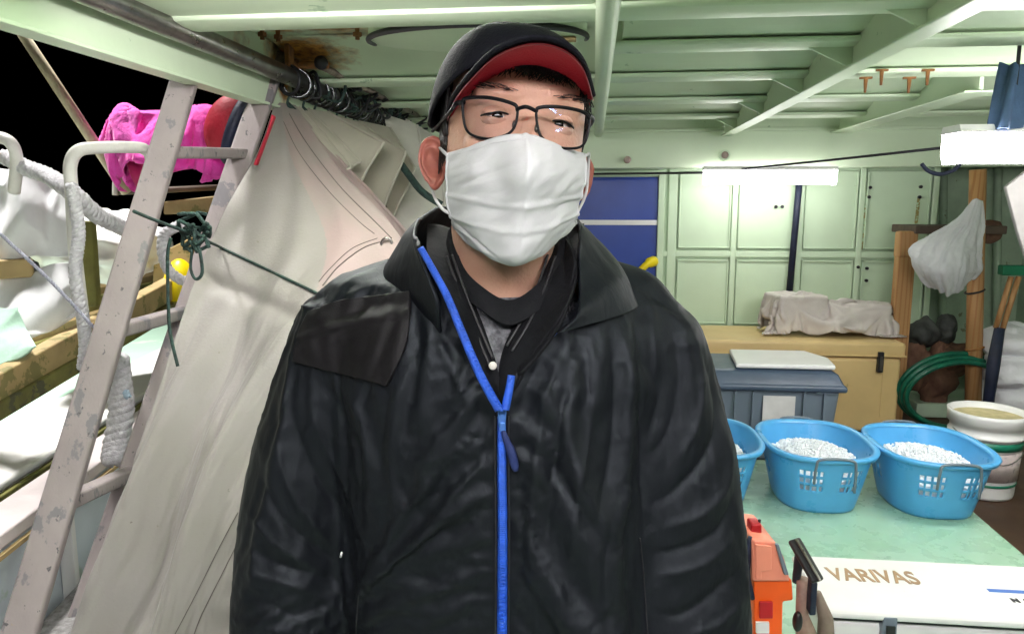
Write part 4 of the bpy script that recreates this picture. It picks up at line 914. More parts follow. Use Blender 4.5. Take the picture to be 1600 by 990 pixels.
# rear underlayer showing at the curtain's lower right
ctrl = [[P(x, y, v) for x, y, v in r_] for r_ in (((420, 690, 1.62), (440, 690, 1.6), (470, 690, 1.6)), ((340, 850, 1.5), (380, 850, 1.5), (420, 850, 1.48)), ((270, 1050, 1.42), (330, 1050, 1.4), (400, 1050, 1.38)))]
sheet(ctrl, 40, 50, lambda u, v, p: .02*math.sin(u*14+v*2)).build('under_layer', canvask, ct, smooth=True, solid=.004)
rnd = random.Random(4)
for k in range(26):
    Y = 2.30+k*.052+rnd.uniform(-.012, .012); tl = rnd.uniform(-.5, .5); c = Vector((rx_, Y, rz_-.012)); rr2 = .043
    Mq = Matrix.Rotation(tl, 3, 'Z') @ Matrix.Rotation(rnd.uniform(-.25, .25), 3, 'X')
    MB().tube([c+Mq @ Vector((rr2*math.cos(a), 0, rr2*math.sin(a))) for a in [i/20*6.283 for i in range(20)]], .0055, 8, closed=True).build('ring', chrome if k % 3 else darkm, ct, smooth=True)
    if k % 2 == 0:
        a = c+Vector((0, 0, -.043)); MB().tube(path([a, a+Vector((.02*rnd.uniform(-1, 1), .01, -.03)), a+Vector((.03, .0, -.06)), a+Vector((.02*rnd.uniform(-1, 1), .02, -.02))], 12), .0038, 6).build('tie_cord', gropem, ct, smooth=True)
for k in range(14):
    Y = 2.45+k*.1; c = Vector((rx_+.05+rnd.uniform(-.03, .04), Y, rz_+.0)); 
    MB().tube(path([c+Vector((rnd.uniform(-.05, .05), rnd.uniform(-.05, .05), rnd.uniform(-.05, .035))) for _ in range(6)], 24), .005, 6).build('tie_cord', gropem if k % 2 else darkm, ct, smooth=True)
# tie line
tl = thing('tie_line', P(270, 380, 1.5), 'dark green twine tied from the ladder across the curtain', 'twine')
pts = [P(209, 330, 1.28), P(240, 343, 1.33), P(280, 358, 1.4)]
MB().tube(path(pts, 14), .0032, 7).build('line', gropem, tl, smooth=True)
pts = [P(280, 358, 1.4), P(300, 366, 1.45), P(325, 377, 1.52)]+[onc(345+4*k, 386.5+1.9*k, .007) for k in range(40)]
MB().tube(path(pts, 140), .0032, 7).build('line', gropem, tl, smooth=True)
MB().tube(path([P(267, 372, 1.4), P(262, 400, 1.4), P(263, 470, 1.39), P(266, 520, 1.38), P(278, 572, 1.37)], 30), .0032, 7).build('loose_end', gropem, tl, smooth=True)
for k in range(11):
    c = P(rnd.uniform(285, 318), rnd.uniform(350, 385), 1.43); MB().tube(path([c+Vector((rnd.uniform(-.017, .017), rnd.uniform(-.012, .012), rnd.uniform(-.022, .022))) for _ in range(5)], 22), .0036, 6).build('knot_strand', gropem, tl, smooth=True)
MB().tube(path([P(300, 390, 1.42), P(298, 420, 1.42), P(306, 436, 1.42), P(316, 425, 1.42), P(312, 390, 1.42)], 20), .0032, 6).build('loop', gropem, tl, smooth=True)
# green rope hanging behind the ear
tag(MB().tube(path([P(622, 250, 2.6), P(640, 275, 2.55), P(660, 300, 2.5), P(690, 320, 2.5)], 16), .012, 8).build('green_rope', gropem, smooth=True), 'short dark green rope hanging behind the ear', 'rope')
# ================================================================== PERSON
def skinmat():
    return mat('skin', skinc, .5, var=.1, vs=22, c2=(.58, .31, .22), bump=.2, bs=260, sss=.10)
skin = skinmat()
jacketm = mat('black_nylon', (.0026, .0032, .0056), .6, var=.12, vs=4, bump=0, spec=.38)
def nylon(m):
    nt = m.node_tree; L = nt.links.new; b = nt.nodes['Principled BSDF']; tc = _n(nt, 'ShaderNodeTexCoord')
    mp = _n(nt, 'ShaderNodeMapping'); mp.inputs['Scale'].default_value = (1, 1, .45); L(tc.outputs['Object'], mp.inputs[0])
    a = _n(nt, 'ShaderNodeTexNoise'); a.inputs['Scale'].default_value = 13; a.inputs['Detail'].default_value = 3; a.inputs['Distortion'].default_value = .9
    c = _n(nt, 'ShaderNodeTexNoise'); c.inputs['Scale'].default_value = 70; c.inputs['Detail'].default_value = 4; c.inputs['Distortion'].default_value = .6
    L(mp.outputs[0], a.inputs[0]); L(mp.outputs[0], c.inputs[0])
    b1 = _n(nt, 'ShaderNodeBump'); b1.inputs['Strength'].default_value = .18; b1.inputs['Distance'].default_value = .012; L(a.outputs[0], b1.inputs['Height'])
    b2 = _n(nt, 'ShaderNodeBump'); b2.inputs['Strength'].default_value = .3; b2.inputs['Distance'].default_value = .003; L(c.outputs[0], b2.inputs['Height'])
    L(b1.outputs[0], b2.inputs['Normal']); L(b2.outputs[0], b.inputs['Normal']); return m
nylon(jacketm)
jacketm.node_tree.nodes['Principled BSDF'].inputs['Specular Tint'].default_value = (.82, .9, 1, 1)
fleece = mat('black_fleece', (.006, .0065, .009), .8, var=.2, vs=20, bump=.2, bs=120, spec=.25)
melange = mat('grey_melange', (.06, .06, .068), .9, var=.3, vs=120, bump=.3, bs=300, c2=(.2, .2, .22))
maskm = mat('mask_cloth', (.62, .615, .64), .8, var=.025, vs=12, bump=.08, bs=400)
capm = mat('navy_cap', (.0028, .0028, .008), .8, var=.2, vs=10, bump=.25, bs=350, spec=.25)
capred = mat('red_underbrim', (.5, .004, .03), .55, var=.08, vs=14, bump=.15, bs=350)
hairm = mat('black_hair', (.006, .005, .005), .4, var=.2, vs=40, bump=.4, bs=200)
framem = mat('spectacle_frame', (.004, .004, .006), .45, bump=0, spec=.25)
zipm = mat('blue_zip', (.025, .12, .72), .42, var=.15, vs=60, bump=.3, bs=300)
zipd = mat('dark_tape', (.02, .02, .024), .5, bump=0)
eyew = mat('eye_white', (.7, .66, .62), .2, bump=0); irism = mat('dark_iris', (.012, .008, .006), .12, bump=0)
trousm = mat('dark_trousers', (.02, .022, .03), .8, bump=.2)

V0 = .90
base = W(-.015, V0, 0)
per = thing('person', base, 'man in black jacket with blue zip, dark cap, glasses and white face mask', 'person')

# ---- head frame
HC = P(800, 222, .865)
ROLL, HYAW, HPITCH = R(6.5), R(12), R(4)
# local axes: x = viewer right, y = out of the face, z = up
def headM():
    base3 = Matrix((( CY,  SY, 0), (SY, -CY, 0), (0, 0, 1))).transposed()   # columns: x right, y toward camera, z up
    base3 = Matrix((W(1, 0, 0), W(0, -1, 0), Vector((0, 0, 1)))).transposed()
    a = HYAW; ry = Matrix(((math.cos(a), math.sin(a), 0), (-math.sin(a), math.cos(a), 0), (0, 0, 1)))   # nose toward +x
    r_ = ROLL; rr_ = Matrix(((math.cos(r_), 0, math.sin(r_)), (0, 1, 0), (-math.sin(r_), 0, math.cos(r_))))
    p_ = HPITCH; rp = Matrix(((1, 0, 0), (0, math.cos(p_), -math.sin(p_)), (0, math.sin(p_), math.cos(p_))))
    return base3 @ rr_ @ ry @ rp
HM = headM()
def H(x, y, z): return HC + HM @ Vector((x, y, z))
HMi = HM.inverted()
def hring(z, w_, f, b, n=48):
    r_ = []
    for i in range(n):
        a = 2*math.pi*i/n; ca, sa = math.cos(a), math.sin(a); e = 2/2.3
        x = w_*math.copysign(abs(ca)**e, ca); y = (f if sa > 0 else b)*math.copysign(abs(sa)**e, sa)
        r_.append(H(x, y, z))
    return r_
HR = [(-.128, .012, .055, -.01), (-.124, .03, .07, .01), (-.112, .043, .08, .03), (-.095, .054, .085, .045), (-.07, .065, .089, .065), (-.04, .073, .092, .08), (-.01, .0765, .0935, .092),
      (.015, .077, .090, .098), (.035, .0765, .093, .1), (.055, .075, .094, .1), (.075, .070, .088, .094), (.095, .056, .072, .078), (.108, .038, .05, .055), (.116, .016, .022, .025)]
bd_ = MB()
bd_.rings([hring(*h_) for h_ in HR])
# nose, brow, cheekbones
bd_.ell(H(0, .094, -.022), (.014, .020, .026), HM); bd_.ell(H(0, .100, -.036), (.017, .014, .012), HM)
bd_.capsule(H(0, .086, .02), H(0, .102, -.025), .008, .010, 12)
for s_ in (-1, 1):
    bd_.capsule(H(s_*.018, .084, .036), H(s_*.05, .072, .034), .011, .010, 12)
    bd_.ell(H(s_*.042, .064, -.018), (.022, .018, .018), HM)
# neck
NK = W(-.014, .925, 1.40)
bd_.capsule(H(0, -.012, -.06), NK, .060, .066, 28)
bd_.capsule(H(-.02, .02, -.08), NK+W(-.018, -.045, 0), .02, .016, 12); bd_.capsule(H(.02, .02, -.08), NK+W(.018, -.045, 0), .02, .016, 12)
def tring(u, v, z, a, f, b, e_=2.4, n=64, tilt=0):
    r_ = []
    for i in range(n):
        t = 2*math.pi*i/n; ca, sa = math.cos(t), math.sin(t); e = 2/e_
        x = a*math.copysign(abs(ca)**e, ca); y = (b if sa > 0 else f)*math.copysign(abs(sa)**e, sa)
        r_.append(W(u+x, v+y, z+tilt*y))
    return r_
# body torso, arms, legs, hands (under the clothes)
T0 = [(.78, .15, .10, .11), (.92, .165, .10, .11), (1.05, .16, .10, .10), (1.2, .165, .09, .10), (1.3, .165, .07, .1), (1.37, .14, .045, .09), (1.41, .09, .035, .07), (1.44, .06, .03, .06)]
bd_.rings([tring(-.015, .915, *t_) for t_ in T0])
armL = [(P(552, 500, .93)), P(490, 690, .94), P(462, 860, .93)]; armR = [P(1012, 520, .93), P(1060, 700, .94), P(1082, 870, .93)]
hands = []
for s_, ar in ((-1, armL), (1, armR)):
    sh = W(-.015+s_*.165, .92, 1.335); el = toUV(ar[2]); elw = W(el[0], .93, 1.06); wr_ = W(el[0]-s_*.02, .86, .82)
    bd_.capsule(W(-.015+s_*.07, .92, 1.37), sh, .040, .046); bd_.capsule(sh, elw, .046, .038); bd_.capsule(elw, wr_, .041, .027)
    pal = wr_+W(0, -.015, -.075); bd_.capsule(wr_, pal, .024, .022)
    bd_.ell(wr_+W(0, -.012, -.06), (.016, .038, .045), Matrix.Rotation(YAW, 3, 'Z'))
    for k, L_ in enumerate((.068, .078, .072, .056)):
        a = pal+W(0, -.03+.02*k, -.015); b = a+W(-s_*.006, 0, -L_*.5); c = b+W(-s_*.018, .004, -L_*.42)
        bd_.capsule(a, b, .0088, .008, 10); bd_.capsule(b, c, .008, .007, 10)
    a = wr_+W(0, -.035, -.035); b = a+W(-s_*.012, -.02, -.03); c = b+W(-s_*.01, -.003, -.028); bd_.capsule(a, b, .011, .0095, 10); bd_.capsule(b, c, .0095, .008, 10)
    hip = W(-.015+s_*.085, .915, .86); kn = W(-.015+s_*.1, .90, .48); an = W(-.015+s_*.11, .93, .09)
    bd_.capsule(hip, kn, .085, .056); bd_.capsule(kn, an, .055, .038); bd_.capsule(an+W(0, .02, -.045), an+W(s_*.02, -.15, -.055), .036, .028)
def remesh(mb, name, m, parent, voxel, smooth_it=4, fac=.5):
    o = mb.build('tmp', m); q = o.modifiers.new('r', 'REMESH'); q.mode = 'VOXEL'; q.voxel_size = voxel; q.use_smooth_shade = True
    q = o.modifiers.new('s', 'SMOOTH'); q.iterations = smooth_it; q.factor = fac
    dg = bpy.context.evaluated_depsgraph_get(); dg.update()
    me = bpy.data.meshes.new_from_object(o.evaluated_get(dg)); off = o.location.copy()
    bpy.data.objects.remove(o)
    me.transform(Matrix.Translation(off-rootof(parent).location if parent else off)); me.name = name
    me.polygons.foreach_set('use_smooth', [True]*len(me.polygons))
    n = bpy.data.objects.new(name, me); col.objects.link(n); n.parent = parent
    return n
def getco(o):
    n = len(o.data.vertices); a = np.empty(n*3); o.data.vertices.foreach_get('co', a); return a.reshape(n, 3)+np.array(rootof(o).location)
def getno(o):
    n = len(o.data.vertices); a = np.empty(n*3); o.data.vertices.foreach_get('normal', a); return a.reshape(n, 3)
def setco(o, a): o.data.vertices.foreach_set('co', (a-np.array(rootof(o).location)).ravel()); o.data.update()
body = remesh(bd_, 'body', skin, per, .0036, 3)
# eye sockets and temples pressed in (head coordinates)
a = getco(body); loc = (a-np.array(HC)) @ np.array(HM)       # HM orthonormal: rows*HM = HM^T v
push = np.zeros(len(a))
for s_ in (-1, 1):
    dx = (loc[:,0]-s_*.033)/.019; dz = (loc[:,2]-.012)/.011; m_ = (loc[:,1] > .03)
    push += np.where(m_, -.0060*np.exp(-dx**2-dz**2), 0)
a += np.outer(push, np.array(HM.col[1])); setco(body, a)

# ears joined into the body mesh
earm = mat('reddened_skin', (.38, .14, .10), .55, var=.2, vs=30, c2=(.28, .07, .055), bump=.1, bs=200, sss=.15)
me = body.data; me.materials.append(earm); bm = bmesh.new(); bm.from_mesh(me); OR = Vector(per.location)
for s_ in (-1, 1):
    e0 = H(s_*.087, -.004, -.034); wv = HM @ Vector((s_*.80, -.60, 0)); nv_ = HM @ Vector((s_*.60, .80, 0)); uv_ = (HM @ Vector((s_*.10, -.05, 1))).normalized()
    NA, NRr = 48, 16; fr, bk_ = [], []
    for j in range(NRr+1):
        r_ = j/NRr; A_, B_ = [], []
        for i in range(NA):
            a = 2*math.pi*i/NA; ca, sa = math.cos(a), math.sin(a)
            wid = .0168*(1+.12*sa-.18*max(0, -sa)); hgt = .0305
            x, z = wid*ca*r_, hgt*sa*r_
            out_s = max(0, ca*.75+.35) if sa > -.75 else .2
            hx = .0080*math.exp(-((r_-.9)/.09)**2)*min(1, out_s+.25*max(0, sa))
            an_ = .0065*math.exp(-((r_-.60)/.10)**2)*max(0, .3+ca)
            co_ = -.014*math.exp(-((x+.003)/.0075)**2-((z+.003)/.011)**2)
            tr_ = .006*math.exp(-((x+.013)/.004)**2-((z+.002)/.006)**2)
            rim = -.003*max(0, r_-.9)/.1
            p = e0+wv*x+uv_*z+nv_*(hx+an_+co_+tr_+rim+.0015*noise.noise(Vector((x, z, s_))*160))
            A_.append(p); B_.append(e0+wv*x*.97+uv_*z*.97-nv_*(.014*(1-r_**3)+.004+(.008 if ca < -.3 else 0)*(1-r_)))
        fr.append(A_); bk_.append(B_)
    for rows, flip in ((fr, 0), (bk_, 1)):
        vs = [[bm.verts.new(p-OR) for p in row] for row in rows]
        for j in range(NRr):
            for i in range(NA):
                if j == 0 and False: continue
                f = bm.faces.new((vs[j][i], vs[j][(i+1) % NA], vs[j+1][(i+1) % NA], vs[j+1][i])); f.material_index = 1; f.smooth = True
        if flip:
            for i in range(NA): 
                f = bm.faces.new((last[i], last[(i+1) % NA], vs[-1][(i+1) % NA], vs[-1][i])); f.material_index = 1; f.smooth = True
        last = vs[-1]
bmesh.ops.remove_doubles(bm, verts=bm.verts, dist=1e-6); bmesh.ops.recalc_face_normals(bm, faces=[f for f in bm.faces if f.material_index == 1])
bm.to_mesh(me); bm.free(); me.polygons.foreach_set('use_smooth', [True]*len(me.polygons))

# ---- eyes
for s_ in (-1, 1):
    ec = H(s_*.033, .0705, .012); r_ = .0122
    ey = MB().ell(ec, (r_, r_, r_), HM, 24, 16).build('eye', eyew, per, smooth=True)
    gz = (EYE-ec).normalized(); gz = (gz*.75+HM.col[1]*.25).normalized()
    Mi = gz.to_track_quat('Z', 'Y').to_matrix(); ir = MB(); ir.rings([[ec+Mi @ Vector((rr*math.cos(t), rr*math.sin(t), zz)) for t in [i/24*6.283 for i in range(24)]] for rr, zz in ((.0058, .0112), (.0045, .0122), (.002, .0128))]); ir.build('iris', irism, ey, smooth=True)
    for up, lo_, hi_ in ((1, R(11), R(100)), (-1, R(15), R(90))):
        lid = []
        for j in range(14):
            el_ = lo_+(hi_-lo_)*j/13
            lid.append([ec+HM @ Vector((.0138*math.sin(az)*math.cos(el_)*1.25, .0138*math.cos(az)*math.cos(el_), up*.0138*math.sin(el_)-.0012*s_*math.sin(az)+.0008-(.003*abs(math.sin(az))*up if j == 0 else 0))) for az in [R(-88)+R(176)*i/20 for i in range(21)]])
        l_ = MB().grid(lid).build('eyelid', skin, per, smooth=True, solid=.0012)
        if up == 1: MB().tube([p+HM.col[1]*.0008 for p in lid[0]], .0010, 6).build('lash_line', hairm, l_, smooth=True)
    eb = MB(); rb = random.Random(3)
    for k in range(46):
        t = rb.random(); x = s_*(.018+.038*t); z = .035+.0045*math.sin(t*2.6)+rb.uniform(-.0022, .0022); y = .0965-.016*t**1.6
        p = H(x, y, z); eb.tube([p, p+HM @ Vector((s_*.006, -.001, .0012))], [.0004, .0002], 4)
    eb.build('eyebrow', hairm, per)

# ---- hair: shell under the cap plus strands
hs_ = MB(); rows = []
for j in range(30):
    z = -.035+.12*j/29; row = []
    for i in range(61):
        t = R(170)+R(200)*i/60        # behind, ear to ear
        k = np.interp(z, [h_[0] for h_ in HR], [h_[1] for h_ in HR]); b_ = np.interp(z, [h_[0] for h_ in HR], [h_[3] for h_ in HR])
        f_ = .09
        ca, sa = math.cos(t), math.sin(t)
        row.append(H((k+.0045)*math.copysign(abs(ca)**.87, ca), ((f_ if sa > 0 else b_)+.005)*math.copysign(abs(sa)**.87, sa), z+ (.03*(1-j/29) if sa > -.35 else 0)))
    rows.append(row)
hair = hs_.grid(rows).build('hair', hairm, per, smooth=True, solid=.003)
st = MB(); rb = random.Random(11)
for k in range(420):
    t = rb.random(); x = -.066+.132*t; y = .0945*math.sqrt(max(.05, 1-(x/.083)**2)); zt2 = .074
    L_ = .012+.014*rb.random()+(.02 if abs(x) > .055 else 0)
    p = H(x, y+.002, zt2); q = H(x+rb.uniform(-.006, .006), y+.0035, zt2-L_*.6); r2 = H(x+rb.uniform(-.012, .012), y+.001, zt2-L_)
    st.tube([p, q, r2], [.0012, .001, .0003], 4)
for s_ in (-1, 1):
    for k in range(240):
        t = rb.random(); y = -.006+.020*t; x = s_*(.0798-.006*max(0, t-.3)); z0_ = .06
        L_ = .065+.045*rb.random()*(1-t*.4)
        st.tube([H(x, y, z0_), H(x+s_*.002, y+.001, z0_-L_*.6), H(x, y+rb.uniform(-.003, .005), z0_-L_)], [.0012, .0012, .0003], 4)
st.build('hair_strands', hairm, hair)

# ---- cap
cc_ = H(-.008, -.003, .053)
cp_ = MB(); rows = []
RX, RYf, RYb, RZ = .0875, .100, .105, .0685
for j in range(34):
    th = R(88)*(1-j/33)+R(2)            # from rim to top
    row = []
    for i in range(73):
        t = 2*math.pi*i/72; ca, sa = math.cos(t), math.sin(t)
        s1 = math.sin(th)**.8; c1_ = math.cos(th)**.85
        x = RX*s1*ca; y = (RYf if sa > 0 else RYb)*s1*sa; z = RZ*c1_
        seam_ = .0009*math.exp(-((math.sin(3*t))/.07)**2)
        if j == 0: z = 0
        z -= (.045*(1-c1_))*(1 if sa < 0 else max(0, 1-sa*1.35))**1.0*.95
        z += (.006*max(0, sa))*(1-c1_)
        row.append(cc_+HM @ Vector((x*(1-seam_*8), y*(1-seam_*8), z)))
    rows.append(row)
cap_ = cp_.grid(rows).build('cap', capm, per, smooth=True, solid=.003)
MB().ell(cc_+HM @ Vector((0, 0, RZ+.001)), (.007, .007, .004), HM, 16, 8).build('button', capm, cap_, smooth=True)
# brim: upper dark layer, red underside
inn = [(700, 200, .845), (712, 172, .812), (735, 147, .792), (775, 119, .78), (830, 104, .775), (878, 116, .782), (906, 138, .80), (922, 166, .83)]
out_ = [(697, 197, .842), (709, 160, .795), (733, 127, .748), (774, 88, .708), (828, 68, .695), (878, 76, .700), (911, 106, .728), (927, 157, .80)]
ctrl = [[P(*q) for q in inn], [P((a_[0]+b_[0])/2, (a_[1]+b_[1])/2-1, (a_[2]+b_[2])/2) + Vector((0, 0, .004)) for a_, b_ in zip(inn, out_)], [P(*q) for q in out_]]
bb = sheet(ctrl, 60, 16); brim = MB().grid(np.array(bb.v).reshape(16, 60, 3).tolist()); bro = brim.build('brim', capred, cap_, smooth=True)
up_ = (np.array(bb.v).reshape(16, 60, 3)+np.array([0, 0, .0035])+np.linspace(0, 1, 16)[:, None, None]*np.array(W(0, -.0025, .0))).tolist()
top = MB().grid(up_); n_ = len(up_); 
top.build('brim_top', capm, bro, smooth=True, solid=.003)
edge = [Vector(p)+Vector((0, 0, .0015)) for p in up_[-1]]; MB().tube(edge, .0024, 8).build('brim_edge', capm, bro, smooth=True)
e2 = [Vector(up_[-3][i])-Vector((0, 0, .0045)) for i in range(60)]; MB().tube(e2, .0005, 5).build('stitching', mat('pink_thread', (.55, .2, .25), .7, bump=0), bro)

# ---- glasses
def rr_path(pts, v_of, n=64):
    P3 = [P(x, y, v_of(x)) for x, y in pts]; q = []; m_ = len(P3)
    for i in range(n):
        t = i/n*m_; k = int(t); f = t-k; a_, b_, c_, d_ = P3[(k-1) % m_], P3[k % m_], P3[(k+1) % m_], P3[(k+2) % m_]
        q.append((b_*2+(c_-a_)*f+(a_*2-b_*5+c_*4-d_)*f*f+(b_*3-a_-c_*3+d_)*f*f*f)*.5)
    return q
vg = lambda x: .752 + .000004*(x-835)**2*.6
gl = MB()
Lp = [(723, 160), (731, 153), (765, 153), (798, 161), (808, 169), (807, 188), (801, 203), (788, 212), (765, 217), (745, 214), (731, 206), (725, 190)]
Rp = [(838, 175), (844, 168), (872, 167), (905, 173), (919, 182), (920, 200), (915, 220), (906, 230), (885, 232), (862, 227), (846, 214), (840, 198)]
glo = None; parts_ = []
for pp in (Lp, Rp): gl.tube(rr_path(pp, vg), .0014, 8, closed=True)
for pp in (Lp, Rp):     # heavier brow bar
    q = rr_path(pp, vg); k = [p for i, p in enumerate(q) if i < 24]; gl.tube(k, .0019, 8)
gl.tube(path([P(807, 171, vg(807)), P(822, 167, vg(820)-.006), P(838, 174, vg(838))], 12), .002, 8)
gl.tube(path([P(724, 160, vg(724)), P(713, 162, vg(713)+.006), P(706, 172, .79), P(690, 190, .835), P(676, 205, .87)], 22), [.0028]*8+[.002]*14, 8)
gl.tube(path([P(919, 180, vg(919)), P(925, 184, vg(925)+.01), P(925, 190, .80), P(918, 200, .86)], 14), .0026, 8)
glo = gl.build('glasses', framem, per, smooth=True)
for (px, py) in ((803, 196), (838, 201)): MB().ell(P(px, py, .762), (.0022, .003, .005), HM, 10, 8).build('nose_pad', steel, glo, smooth=True)
lens = bpy.data.materials.new('spectacle_lens'); lens.use_nodes = True; nt = lens.node_tree
nt.nodes.remove(nt.nodes['Principled BSDF']); mo = nt.nodes['Material Output']
g_ = _n(nt, 'ShaderNodeBsdfGlossy'); g_.inputs['Roughness'].default_value = .03; g_.inputs['Color'].default_value = (.25, .5, 1, 1)
t_ = _n(nt, 'ShaderNodeBsdfTransparent'); t_.inputs['Color'].default_value = (.97, .97, .99, 1)
fr_ = _n(nt, 'ShaderNodeFresnel'); fr_.inputs[0].default_value = 1.42; mx = _n(nt, 'ShaderNodeMixShader')
nt.links.new(fr_.outputs[0], mx.inputs[0]); nt.links.new(t_.outputs[0], mx.inputs[1]); nt.links.new(g_.outputs[0], mx.inputs[2]); nt.links.new(mx.outputs[0], mo.inputs['Surface'])
for pp in (Lp, Rp):
    q = rr_path(pp, vg, 48); c = sum(q, Vector())/len(q); rows = []
    for f in (.02, .25, .5, .75, 1): rows.append([c+(p-c)*f+(EYE-c).normalized()*.003*(1-f*f) for p in q+q[:1]])
    MB().grid(rows).build('lens', lens, glo, smooth=True)

# ---- mask
mctl = [[(699, 240, .808), (735, 228, .765), (775, 214, .742), (817, 209, .732), (850, 217, .738), (885, 231, .762), (912, 240, .80)],
        [(697, 265, .806), (733, 262, .762), (775, 256, .742), (822, 252, .712), (858, 256, .725), (890, 262, .757), (915, 268, .80)],
        [(698, 300, .812), (733, 302, .771), (775, 305, .748), (818, 306, .724), (853, 304, .736), (885, 302, .764), (909, 302, .805)],
        [(703, 335, .820), (735, 345, .782), (775, 354, .758), (814, 357, .74), (848, 352, .752), (878, 342, .778), (903, 332, .815)],
        [(708, 352, .84), (735, 378, .80), (770, 397, .775), (808, 405, .763), (843, 395, .772), (872, 372, .795), (899, 345, .825)],
        [(715, 358, .86), (738, 385, .825), (772, 405, .80), (805, 411, .79), (840, 401, .80), (868, 378, .82), (894, 352, .845)]]
def mdisp(u, v, p):
    d = .0014*math.exp(-((v-.42-.05*math.sin(u*3))/.02)**2)+.0014*math.exp(-((v-.62)/.02)**2)
    d += .0035*noise.noise(Vector((u*3.2, v*5, 1)))+.0018*noise.noise(Vector((u*9, v*13+u*6, 4)))
    d += -.003*math.exp(-((v-.3+.35*(u-.2))/.025)**2)*math.exp(-((u-.28)/.16)**2)
    d += -.0025*math.exp(-((v-.72-.35*(u-.1))/.02)**2)*math.exp(-((u-.2)/.15)**2)
    d += -.0022*math.exp(-((v-.5+.3*(u-.8))/.02)**2)*math.exp(-((u-.83)/.1)**2)
    d += .0022*math.exp(-((u-.52)/.02)**2)*(1-v)
    return d
mk = sheet([[P(*q) for q in r_] for r_ in mctl], 120, 110, mdisp); mv = np.array(mk.v).reshape(110, 120, 3)
mask = mk.build('face_mask', maskm, per, smooth=True, solid=.0016)
for row_ in (mv[1], mv[6]): MB().tube([Vector(p)+(EYE-Vector(p)).normalized()*.001 for p in row_[3:117]], .0006, 5).build('top_seam', maskm, mask, smooth=True)
for ci in (1, 118): MB().tube([Vector(p)+(EYE-Vector(p)).normalized()*.001 for p in mv[2:100, ci]], .0016, 6).build('side_binding', maskm, mask, smooth=True)
MB().tube(path([P(703, 246, .806), P(692, 236, .835), P(679, 222, .872), P(670, 222, .89), P(664, 250, .905), P(676, 300, .895), P(690, 325, .86), P(706, 335, .819)], 36), .0019, 8).build('ear_loop', maskm, mask, smooth=True)
MB().tube(path([P(912, 244, .80), P(918, 242, .83), P(920, 245, .87), P(916, 300, .87), P(902, 332, .82)], 20), .0017, 8).build('ear_loop', maskm, mask, smooth=True)

# ---- jacket shell
jb = MB()
T1 = [(.70, .195, .125, .125), (.82, .192, .125, .125), (.97, .196, .125, .125), (1.10, .197, .128, .125), (1.22, .198, .13, .13), (1.30, .205, .128, .132), (1.355, .20, .115, .125), (1.395, .165, .095, .11), (1.425, .12, .075, .095), (1.45, .09, .065, .08)]
jb.rings([tring(-.015, .915, *t_) for t_ in T1])
SL = [(560, 488, .925, 84), (520, 585, .93, 86), (491, 680, .93, 90), (468, 770, .925, 93), (456, 860, .915, 92), (448, 950, .90, 90), (440, 1040, .885, 90), (436, 1150, .86, 84), (440, 1250, .84, 72)]
SR = [(1008, 512, .925, 84), (1040, 610, .93, 86), (1062, 700, .93, 88), (1077, 790, .925, 88), (1086, 880, .915, 88), (1092, 970, .90, 87), (1094, 1060, .885, 86), (1094, 1160, .86, 82), (1086, 1250, .84, 72)]
for sl_ in (SL, SR):
    p3 = path([P(*q[:3]) for q in sl_], 40); rad = [np.interp(i/39*(len(sl_)-1), range(len(sl_)), [q[3]*q[2]*1.045/FPX for q in sl_]) for i in range(40)]
    jb.tube(p3, [float(x) for x in rad], 36)
    s_ = -1 if sl_ is SL else 1
    jb.capsule(W(-.015+s_*.09, .925, 1.375), p3[0]+W(-s_*.012, 0, -.01), .062, rad[0]*.97, 30)
    jb.capsule(W(-.015+s_*.075, .93, 1.40), W(-.015+s_*.165, .93, 1.372), .055, .052, 24)
jl = remesh(jb, 'tmp', jacketm, None, .0085, 8, .6); aj = np.empty(len(jl.data.vertices)*3); jl.data.vertices.foreach_get('co', aj); aj = aj.reshape(-1, 3)
nj = getno(jl); fj = [tuple(p.vertices) for p in jl.data.polygons]; bpy.data.objects.remove(jl)
keepv = (aj[:, 2] > .74) ; 
inner_ = MB(); inner_.add((aj-nj*.013).tolist(), fj)
pxj, pyj, vj = proj(aj); pin = [int(k) for k in np.where((aj[:, 2] > 1.405) | (aj[:, 2] < .72) | ((np.abs(pxj-785) < 16) & (vj < .9)))[0]]
cl = MB(); cl.add(aj.tolist(), fj)
sj = drape(cl, [inner_], 16, pin=pin, bend=.25, selfc=False, shrink=-.09, quality=6, dist=.004)
sv = np.array(sj.v); print('SIM moved', np.abs(sv-aj).max(), np.isnan(sv).any())
jk = sj.build('tmp', jacketm, keep=True); q = jk.modifiers.new('r', 'REMESH'); q.mode = 'VOXEL'; q.voxel_size = .0036
q = jk.modifiers.new('s', 'SMOOTH'); q.iterations = 5; q.factor = .5
dg = bpy.context.evaluated_depsgraph_get(); dg.update(); me = bpy.data.meshes.new_from_object(jk.evaluated_get(dg)); bpy.data.objects.remove(jk)
me.transform(Matrix.Translation(-per.location)); me.name = 'jacket'; me.polygons.foreach_set('use_smooth', [True]*len(me.polygons))
jk = bpy.data.objects.new('jacket', me); col.objects.link(jk); jk.parent = per
a = getco(jk); no = getno(jk); px, py, v_ = proj(a)
facing = ((np.array(EYE)-a)*no).sum(1) > 0
